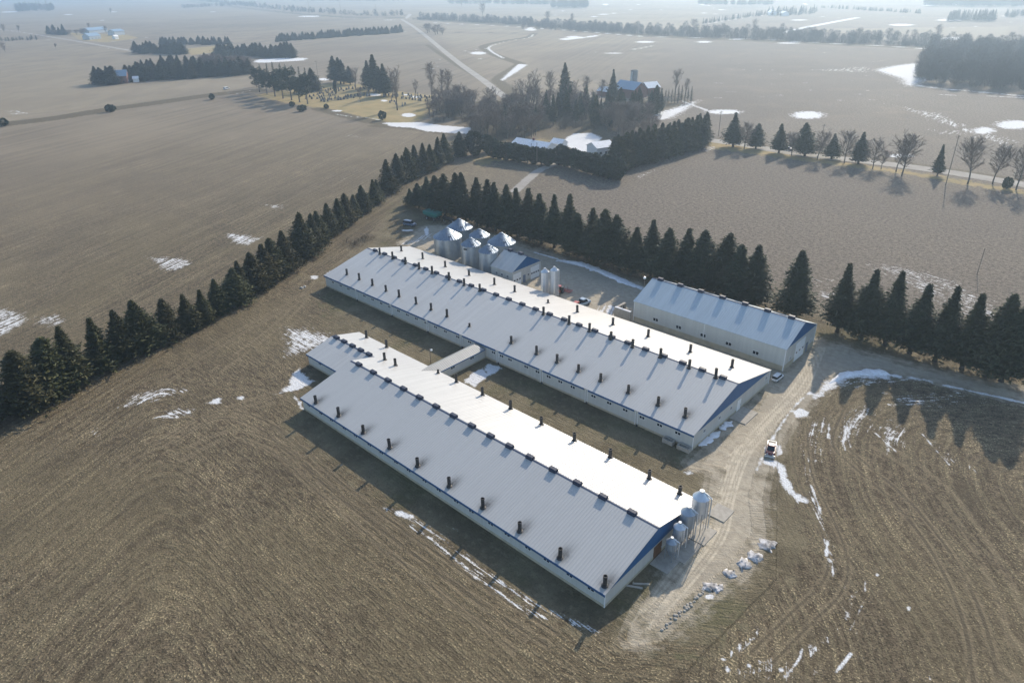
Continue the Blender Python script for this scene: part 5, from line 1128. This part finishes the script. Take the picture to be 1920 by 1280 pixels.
for k in range(9):
    g = G(482+k*12, 163+k*1.5); tree('far', g, height_over(g, 116+abs(k-3)*2.2), 1.2, 'pointed conifer behind the broad pines beside the cemetery', 'conifer tree', 'pointed conifers behind the cemetery pines')
for k, (u, v, h, w, lb) in enumerate(((398,187,4.2,1.0,'dark rounded bush on the field boundary below the white car'),(208,210,4.6,1.25,'dark rounded bush midway along the left field boundary'),(8,236,4.4,1.3,'dark rounded bush at the photo left edge on the field boundary'),(567,209,4,1.3,'wide low evergreen bush under the right end of the pines'),(548,200,3.2,1,'low evergreen bush under the middle of the pines'),(612,204,3,1.1,'low evergreen bush on the bank right of the pines'))):
    tree('shrub', G(u, v), h, w*.8, lb, 'bush', None)
def stone_mesh():
    b = MB(); b.box(-.75, .75, -.35, .35, -.05, .25); b.prism([(-.55, .253), (.55, .253), (.55, 1.3), (.35, 1.55), (0, 1.65), (-.35, 1.55), (-.55, 1.3)], 1, -.14, .14); return b.mesh('headstone', M['granite'])
HS = [stone_mesh()]
b = MB(); b.box(-.6, .6, -.6, .6, -.05, .4); b.box(-.4, .4, -.4, .4, .403, .9); b.prism([(-.25, .9), (.25, .9), (.12, 2.8), (-.12, 2.8)], 1, -.2, .2); HS.append(b.mesh('headstone', M['granite']))
hs_n = 0
for (a, c, rows, cols) in (((596,186),(648,166),4,13), ((604,190),(700,178),3,16), ((650,163),(735,176),3,12), ((728,180),(815,190),4,16), ((735,190),(770,200),2,6)):
    A_, C_ = G(*a)[:2], G(*c)[:2]; d = (C_-A_)/cols; n = np.array([-d[1], d[0]]); n /= np.linalg.norm(n)
    for r_ in range(rows):
        for q in range(cols):
            if TR.random() < .3: continue
            p = A_+d*(q+TR.uniform(-.25, .25))+n*(r_*4.2-4+TR.uniform(-.5, .5))
            o = link('headstone', HS[0 if TR.random() < .75 else 1], None); s = TR.uniform(.75, 1.15); o.location = (p[0], p[1], 0); o.scale = (s, s, s); o.rotation_euler = (0, 0, R(25)+TR.uniform(-.1, .1))
            tag(o, 'dark headstone standing in the cemetery rows', 'headstone', 'headstones of the cemetery'); hs_n += 1

# --- far groves and belts on the left, each tree its own
def belt(a, c, n, jit, hpx, kind, label, group, w=1.1, cat='conifer tree'):
    for k in range(n):
        f = (k+TR.uniform(-.4, .4))/max(1, n-1); u = a[0]+(c[0]-a[0])*f; v = a[1]+(c[1]-a[1])*f+TR.uniform(-jit, jit); g = G(u, v)
        h = height_over(g, v-hpx*TR.uniform(.8, 1.15)); tree(kind, g, h, w*(1.75 if kind == 'spruce' else 2.1), label, cat, group)
belt((520,78),(750,61.5), 44, .8, 14, 'spruce', 'conifer in the long windbreak running right to the gravel lane', 'conifers of the long far windbreak', 1.25)
belt((258,99),(345,103), 13, 1.5, 21, 'spruce', 'conifer at the left end of the far upper grove', 'conifers of the far upper grove left end', 1.4)
belt((302,84),(430,84), 20, 1, 15, 'spruce', 'conifer in the back belt of the far upper grove', 'conifers of the far upper grove back belt', 1.3)
belt((412,106),(548,107), 22, 2.5, 24, 'spruce', 'conifer in the thick right part of the far upper grove', 'conifers of the far upper grove right part', 1.5)
belt((182,157),(212,159), 6, 1, 33, 'spruce', 'conifer hiding the red barn at the left end of the lower grove', 'conifers left of the red barn', 1.25)
belt((240,152),(468,139), 30, 2, 31, 'spruce', 'conifer in the lower grove right of the red barn', 'conifers of the lower grove', 1.25)
belt((260,140),(410,128), 16, 3, 28, 'spruce', 'conifer in the rear rank of the lower grove', 'conifers in the rear of the lower grove', 1.2)
belt((385,127),(465,136), 14, 3, 28, 'bare', 'leafless tree among the conifers of the lower grove', 'leafless trees of the lower grove', 1.3, 'bare tree')
belt((4,78),(68,75), 12, .6, 9, 'far', 'small conifer in the short row by the far left road', 'small conifers by the far left road', 1.4)
belt((94,64),(122,66), 4, .5, 18, 'spruce', 'dark conifer beside the far left farmhouse', 'conifers at the far left farmhouse', 1.2)
belt((105,66),(160,66), 7, .8, 12, 'bare', 'leafless tree around the far left farmhouse', 'leafless trees at the far left farmhouse', 1.3, 'bare tree')
for k, (u, v, hp, lb) in enumerate(((8,62,18,'leafless tree at the photo left edge on the far road'),(36,62,16,'leafless tree left of the far left farmhouse on the road'),(10,98,20,'lone leafless tree at the photo left edge in the far field'),(168,56,14,'leafless tree behind the far left sheds'),(208,26,11,'lone hazy leafless tree in the far open field'),(105,92,11,'faint leafless tree below the far left road'),(200,64,16,'leafless tree between the far left sheds'))):
    g = G(u, v); tree('bare', g, height_over(g, v-hp), 1.1, lb, 'bare tree', None)
belt((800,62),(828,66), 5, 2, 18, 'bare', 'leafless tree where the creek meets the gravel lane', 'leafless trees at the far lane bend', 1.2, 'bare tree')
for k, (u, v, hp, lb) in enumerate(((1027,44,25,'tall hazy leafless tree rising left in the middle hedgerow'),(1072,52,28,'broad hazy leafless tree in the middle hedgerow'),(1300,62,29,'broad hazy leafless tree in the hedgerow left of the small far windbreak'),(1413,62,28,'hazy leafless tree in the hedgerow below the far white roofs'),(1610,74,24,'slender hazy leafless tree in the right hedgerow'),(1698,75,20,'rounded hazy leafless tree left of the big right wood'),(1713,76,22,'hazy leafless tree second left of the big right wood'),(1755,82,38,'tallest hazy leafless tree at the corner of the big right wood'),(905,30,26,'hazy leafless tree far beyond the lane'),(866,13,16,'hazy leafless tree pair far beyond the lane'))):
    g = G(u, v); tree('tall' if k % 2 else 'bare', g, height_over(g, v-hp), 1.2, lb, 'bare tree', None)

# ------------------------------------------------------------------ far buildings
def small_house(name, label, cat, uv, Lx, Wy, ze, zr, rz, wall, roof, group=None, gablem=None, win=True):
    g = G(*uv); t = thing(name, label, cat, (g[0], g[1], 0), rz, group); x, y = Lx/2, Wy/2
    b = MB(); b.box(-x, x, -y, y, -.1, ze); b.prism([(-y, ze), (y, ze), (0, zr-.1)], 0, -x, x, 0); b.build('wall', M[wall], t)
    sl = (zr-ze)/y; o_ = .4; b = MB()
    b.prism([(-y-o_, ze-sl*o_), (0, zr), (y+o_, ze-sl*o_), (y+o_, ze-sl*o_+.15), (0, zr+.15), (-y-o_, ze-sl*o_+.15)], 0, -x-o_, x+o_); b.build('roof', M[roof], t)
    if win:
        for k in (-.55, .1, .6):
            for s in (-1, 1): q = MB(); q.box(k*x-.6, k*x+.6, s*(y+.004)-.03, s*(y+.004)+.03, 1.0, 2.1); q.build('window', M['glass'], t)
        q = MB(); q.box(x-.02, x+.06, -.5, .5, .1, 2.2); q.build('door', M['white_door'], t)
    return t
hz = head((975, 268), (1030, 277))
hs = small_house('farmhouse', 'long farmhouse with a pale snowy roof behind the cedar hedge', 'house', (1001, 284), 20, 9, 2.8, 5.0, hz, 'trim', 'snow')
b = MB(); b.box(-.5, .5, -.4, .4, 4.2, 6.0); b.build('chimney', M['brick'], hs)
small_house('garage', 'small pale outbuilding beside the farmhouse at the lane gap', 'outbuilding', (1048, 277), 6, 5, 2.4, 4.0, hz, 'trim', 'snow', win=False)
small_house('shed', 'white shed with a snowy roof at the snow covered yard before the tall hedge', 'shed', (1125, 290), 9, 8, 4.0, 5.8, hz+R(70), 'trim', 'snow')
g = G(1186, 184); hb = head((1170, 166), (1198, 170))
fb = small_house('old_barn', 'old brown barn with a blue roof below the concrete silo', 'barn', (1181, 181), 19, 12, 5.5, 9.5, hb, 'brick', 'barn_blue', win=False)
g = G(1187, 176); t = thing('silo', 'tall grey concrete silo standing behind the blue roofed barn', 'silo', tuple(g)); hh = height_over(g, 131.5); D = (g-CAM) @ FWD; rs = 13.5*D/FPX/2
b = MB(); b.lathe([(rs, -.1), (rs, hh-.6), (rs*1.04, hh-.6), (rs*1.04, hh), (rs*.9, hh), (rs*.88, hh-1.5)], n=24); b.build('wall', M['silo_grey'], t); b = MB(); b.box(-.5, .5, -rs-.7, -rs+.05, 1, hh-1); b.build('chute', M['steel'], t)
small_house('farm_shed', 'low white roofed shed left of the blue roofed barn', 'shed', (1143, 180), 15, 8, 3.2, 5.5, hb+R(10), 'brick', 'snow', win=False)
small_house('farm_shed', 'white roofed shed right of the blue roofed barn', 'shed', (1218, 176), 10, 9, 4.5, 7.5, hb+R(80), 'brick', 'snow', win=False)
small_house('red_barn', 'red brick barn with a blue roof half hidden by the left grove conifers', 'barn', (225, 156), 14, 11, 6, 10, R(60), 'brick', 'barn_blue')
small_house('hut', 'tiny white hut beside the red brick barn', 'hut', (256, 154), 4, 4, 3, 4.5, R(60), 'trim', 'snow', win=False)
small_house('farmhouse', 'grey farmhouse at the bend of the far left road', 'house', (173, 74), 22, 14, 5, 9, R(115), 'bin_grey', 'barn_blue')
small_house('farm_shed', 'long blue roofed shed behind the grey far left farmhouse', 'shed', (178, 62), 40, 18, 5, 9, R(115), 'bin_grey', 'barn_blue', win=False)
small_house('farm_shed', 'short blue roofed shed right of the grey far left farmhouse', 'shed', (219, 66), 22, 14, 6, 9, R(115), 'bin_grey', 'barn_blue', win=False)
small_house('hut', 'small white hut in front of the far left sheds', 'hut', (217, 74), 7, 6, 4, 6, R(115), 'trim', 'snow', win=False)
small_house('farm_shed', 'pale roofed shed left of its twin at the hazy far right windbreak', 'shed', (1447, 29), 24, 12, 5, 9, R(130), 'trim', 'bin_white', win=False)
small_house('farm_shed', 'snowy roofed shed right of its twin at the hazy far right windbreak', 'shed', (1470, 30), 22, 12, 5, 8, R(130), 'trim', 'snow', win=False)

# ------------------------------------------------------------------ woods and brush too many to count: one object each
def merged(name, items, mat, label, cat):
    # items: (verts, faces n x k, x, y, rotation, width, height)
    Vs = []; Fs = []; o = 0
    for v, f, x, y, a, w, s in items:
        c, q = math.cos(a), math.sin(a); V = np.empty_like(v); V[:, 0] = (v[:, 0]*c-v[:, 1]*q)*w+x; V[:, 1] = (v[:, 0]*q+v[:, 1]*c)*w+y; V[:, 2] = v[:, 2]*s
        Vs.append(V); Fs.append(f+o); o += len(v)
    V = np.concatenate(Vs); F = np.concatenate(Fs); n, k = F.shape
    me = bpy.data.meshes.new(name); me.vertices.add(len(V)); me.vertices.foreach_set('co', V.ravel()); me.loops.add(n*k); me.loops.foreach_set('vertex_index', F.ravel().astype(np.int32))
    me.polygons.add(n); me.polygons.foreach_set('loop_start', np.arange(0, n*k, k, dtype=np.int32)); me.update(calc_edges=True); me.materials.append(mat)
    return tag(link(name, me), label, cat, None, 'stuff')
def twig_cloud(seed, h, Rw, n, stems=3, base=.0):
    # light bare tree for masses: stems with many thin upward twigs, as slim quads
    g = np.random.default_rng(seed); C = []; U = []; V = []
    for s in range(stems):
        lean = g.normal(0, .12, 2); p = np.array([g.normal(0, Rw*.15*(stems > 1)), g.normal(0, Rw*.15*(stems > 1)), 0])
        top = p+np.array([lean[0]*h, lean[1]*h, h*g.uniform(.7, .95)])
        for wdir in ((1, 0, 0), (0, 1, 0)): C.append((p+top)/2); U.append((top-p)/2); V.append(np.array(wdir)*h*.016)
    z = g.uniform(base+.18, 1, n); a = g.uniform(0, 6.283, n); r = Rw*np.sin(np.clip(z, 0, 1)*2.6+.25)*g.uniform(.1, 1, n)**.6
    cc = np.stack([np.cos(a)*r, np.sin(a)*r, z*h*.95], -1); uu = unit(np.stack([np.cos(a)*.7, np.sin(a)*.7, np.full(n, .9)], -1)+g.normal(0, .35, (n, 3)))
    ln = h*g.uniform(.05, .12, n)[:, None]; vv = unit(np.cross(uu, g.normal(0, 1, (n, 3))))*h*.0042*g.uniform(.7, 1.6, n)[:, None]
    C = np.vstack([np.array(C), cc]); U = np.vstack([np.array(U), uu*ln]); V = np.vstack([np.array(V), vv])
    co = np.stack([C-U, C-V, C+U, C+V], 1).reshape(-1, 3); return co, np.arange(len(co)).reshape(-1, 4)
TW = [twig_cloud(900+i, 14, 4.0, 420, 2) for i in range(5)]; BR = [twig_cloud(950+i, 4, 3.0, 260, 6, -.15) for i in range(4)]
def px_h(u, v, hp): g = G(u, v); return g, height_over(g, v-hp)
items = []
for k in range(620):
    u = TR.uniform(1712, 2050); v = TR.uniform(88, 178)
    if v > 157+(u-1712)*.095 or u < 1712+max(0, (150-v))*.55: continue
    g = G(u, v); q = TW[k % 5]; h = TR.uniform(11, 16); items.append((q[0], q[1], g[0], g[1], TR.uniform(0, 6), 1.25*h/14, h/14))
merged('woodland', items, M['twig_dark'], 'big leafless wood filling the right edge below the hazy fields', 'wood')
items = []
def brush(pts, n, jit, hlo, hhi, pool, w=1.3):
    pl = smooth_pl(pts); seg = np.linalg.norm(np.diff(pl, axis=0), axis=1); cum = np.concatenate([[0], np.cumsum(seg)])
    for k in range(n):
        s = TR.uniform(0, cum[-1]); i = min(len(seg)-1, int(np.searchsorted(cum, s))-1); i = max(i, 0); f = (s-cum[i])/seg[i]; p = pl[i]+(pl[i+1]-pl[i])*f
        q = pool[TR.randrange(len(pool))]; h = TR.uniform(hlo, hhi); b = q[0][:, 2].max(); items.append((q[0], q[1], p[0]+TR.gauss(0, jit), p[1]+TR.gauss(0, jit), TR.uniform(0, 6), w*h/b, h/b))
brush([(340,-3),(500,15),(640,27),(755,30)], 330, 14, 7, 15, TW); brush([(790,34),(960,43),(1200,61),(1440,72),(1600,78),(1750,85)], 420, 12, 6, 13, TW)
brush([(1020,56),(1150,60),(1330,66),(1480,72),(1700,82)], 160, 22, 8, 15, TW); brush([(790,37),(960,46),(1200,64),(1440,75),(1750,88)], 620, 7, 4, 7, BR, 2.0); brush([(340,-2),(500,16),(640,28),(755,31)], 300, 10, 4, 7, BR, 1.8)
merged('hedgerow', items, M['twig_dark'], 'long hazy leafless hedgerow crossing the whole middle distance', 'hedgerow')
items = []
for k in range(330):
    u = TR.uniform(800, 1130); v = TR.uniform(195, 262); 
    if v > 232 and u < 890: continue
    if v > 245 and u > 1000: continue
    g = G(u, v); q = BR[k % 4]; h = TR.uniform(2, 5); items.append((q[0], q[1], g[0], g[1], TR.uniform(0, 6), 1.5*h/4, h/4))
merged('undergrowth', items, M['brush'], 'leafless brush under the trees of the farmhouse wood', 'undergrowth')
items = []
def edge(A_, B_, n, jit, hlo, hhi, w):
    for k in range(n):
        f = TR.random(); p = np.array(A_)+(np.array(B_)-np.array(A_))*f; q = BR[k % 4]; h = TR.uniform(hlo, hhi); items.append((q[0], q[1], p[0]+TR.gauss(0, jit), p[1]+TR.gauss(0, jit), TR.uniform(0, 6), w*h/4, h/4))
la, lb_ = G(20, 790)[:2]+np.array([1.5, .8]), G(862, 292)[:2]+np.array([1.5, .8])
for q0, q1 in zip(ROWL[:-1], ROWL[1:]): edge(G(q0[0], q0[1]+4)[:2], G(q1[0], q1[1]+4)[:2], 34, 1.3, .5, 1.3, 1.2)
ra, rb = G(802, 394)[:2], G(1900, 716)[:2]
edge(ra, rb, 300, 2.0, .3, .9, 1.4); edge(G(690,445)[:2], G(655,462)[:2], 22, 1.4, 1, 2, 1.4)
merged('dry_grass', items, M['brush'], 'tan dry grass and brush along the foot of the two spruce rows', 'grass')
FC = [conifer(15, Rb, 980+i, 'norway', 12, 7, 3) for i, Rb in enumerate((3.4, 4.0))]
FCm = []
for C, U, V in FC:
    U = U*1.9; V = V*2.2; co = np.stack([C-U, C-V, C+U, C+V], 1).reshape(-1, 3); FCm.append((co, np.arange(len(co)).reshape(-1, 4)))
items = []
def mass(a, c, n, jit, hp, w=1.2, pool=FCm, ht=15.0):
    for k in range(n):
        f = TR.random(); u = a[0]+(c[0]-a[0])*f; v = a[1]+(c[1]-a[1])*f+TR.uniform(-jit, jit); g, h = px_h(u, v, hp*TR.uniform(.8, 1.1)); q = pool[TR.randrange(len(pool))]; items.append((q[0], q[1], g[0], g[1], TR.uniform(0, 6), w*h/ht, h/ht))
mass((1318,45),(1440,28), 60, 1, 10); mass((1440,29),(1530,25), 60, 3, 14); mass((1565,18),(1590,18), 12, .6, 8, 1.5); mass((1600,19),(1655,22), 28, .6, 8, 1.5); mass((1660,21),(1680,24), 10, .5, 7, 1.5); mass((1685,24),(1725,26), 18, .6, 9, 1.4)
mass((1777,39),(1864,39), 70, 1.5, 20, 1.1); mass((1885,32),(1905,33), 14, .8, 14, 1.2); mass((1540,16),(1565,16), 12, .6, 6, 1.6)
mass((30,22),(100,20), 30, 2, 16, 1.1)
merged('far_conifers', items, M['norway'], 'hazy far conifer belts and groves near the top of the photo', 'conifer belts')
items = []
mass((1036,15),(1100,15), 70, 1.5, 15, 1.5, TW, 14.0); mass((840,7),(1040,9), 150, 1.5, 9, 1.8, TW, 14.0); mass((1735,10),(1925,11), 240, 3, 16, 1.5, TW, 14.0); mass((550,2),(760,3), 120, .8, 5, 2, TW, 14.0); mass((0,2.5),(250,1.5), 120, .6, 5, 2, TW, 14.0); mass((1310,9),(1450,10), 120, 1, 9, 1.6, TW, 14.0); mass((30,22),(100,20), 40, 2, 14, 1.3, TW, 14.0); mass((340,16),(480,9), 60, 1, 7, 1.5, TW, 14.0)
mass((1905,30),(1925,30), 12, 2, 12, 1.4, TW, 14.0)
merged('far_woods', items, M['twig_dark'], 'hazy blue leafless woods along the top edge of the photo', 'far woods')

# ------------------------------------------------------------------ air
b = MB(); s = 16500; b.box(-s, s, -s, s, -1.0, 74.0); hz_o = b.build('haze', [])
hm = bpy.data.materials.new('haze_air'); hm.use_nodes = True; hm.node_tree.nodes.clear()
ho = hm.node_tree.nodes.new('ShaderNodeOutputMaterial'); pv = hm.node_tree.nodes.new('ShaderNodeVolumePrincipled')
pv.inputs['Color'].default_value = (0.60, 0.79, 1.0, 1); pv.inputs['Density'].default_value = 0.00027; pv.inputs['Anisotropy'].default_value = 0.55
hm.node_tree.links.new(pv.outputs[0], ho.inputs['Volume']); hz_o.data.materials.clear(); hz_o.data.materials.append(hm)
tag(hz_o, kind='stuff')
bpy.context.view_layer.update()
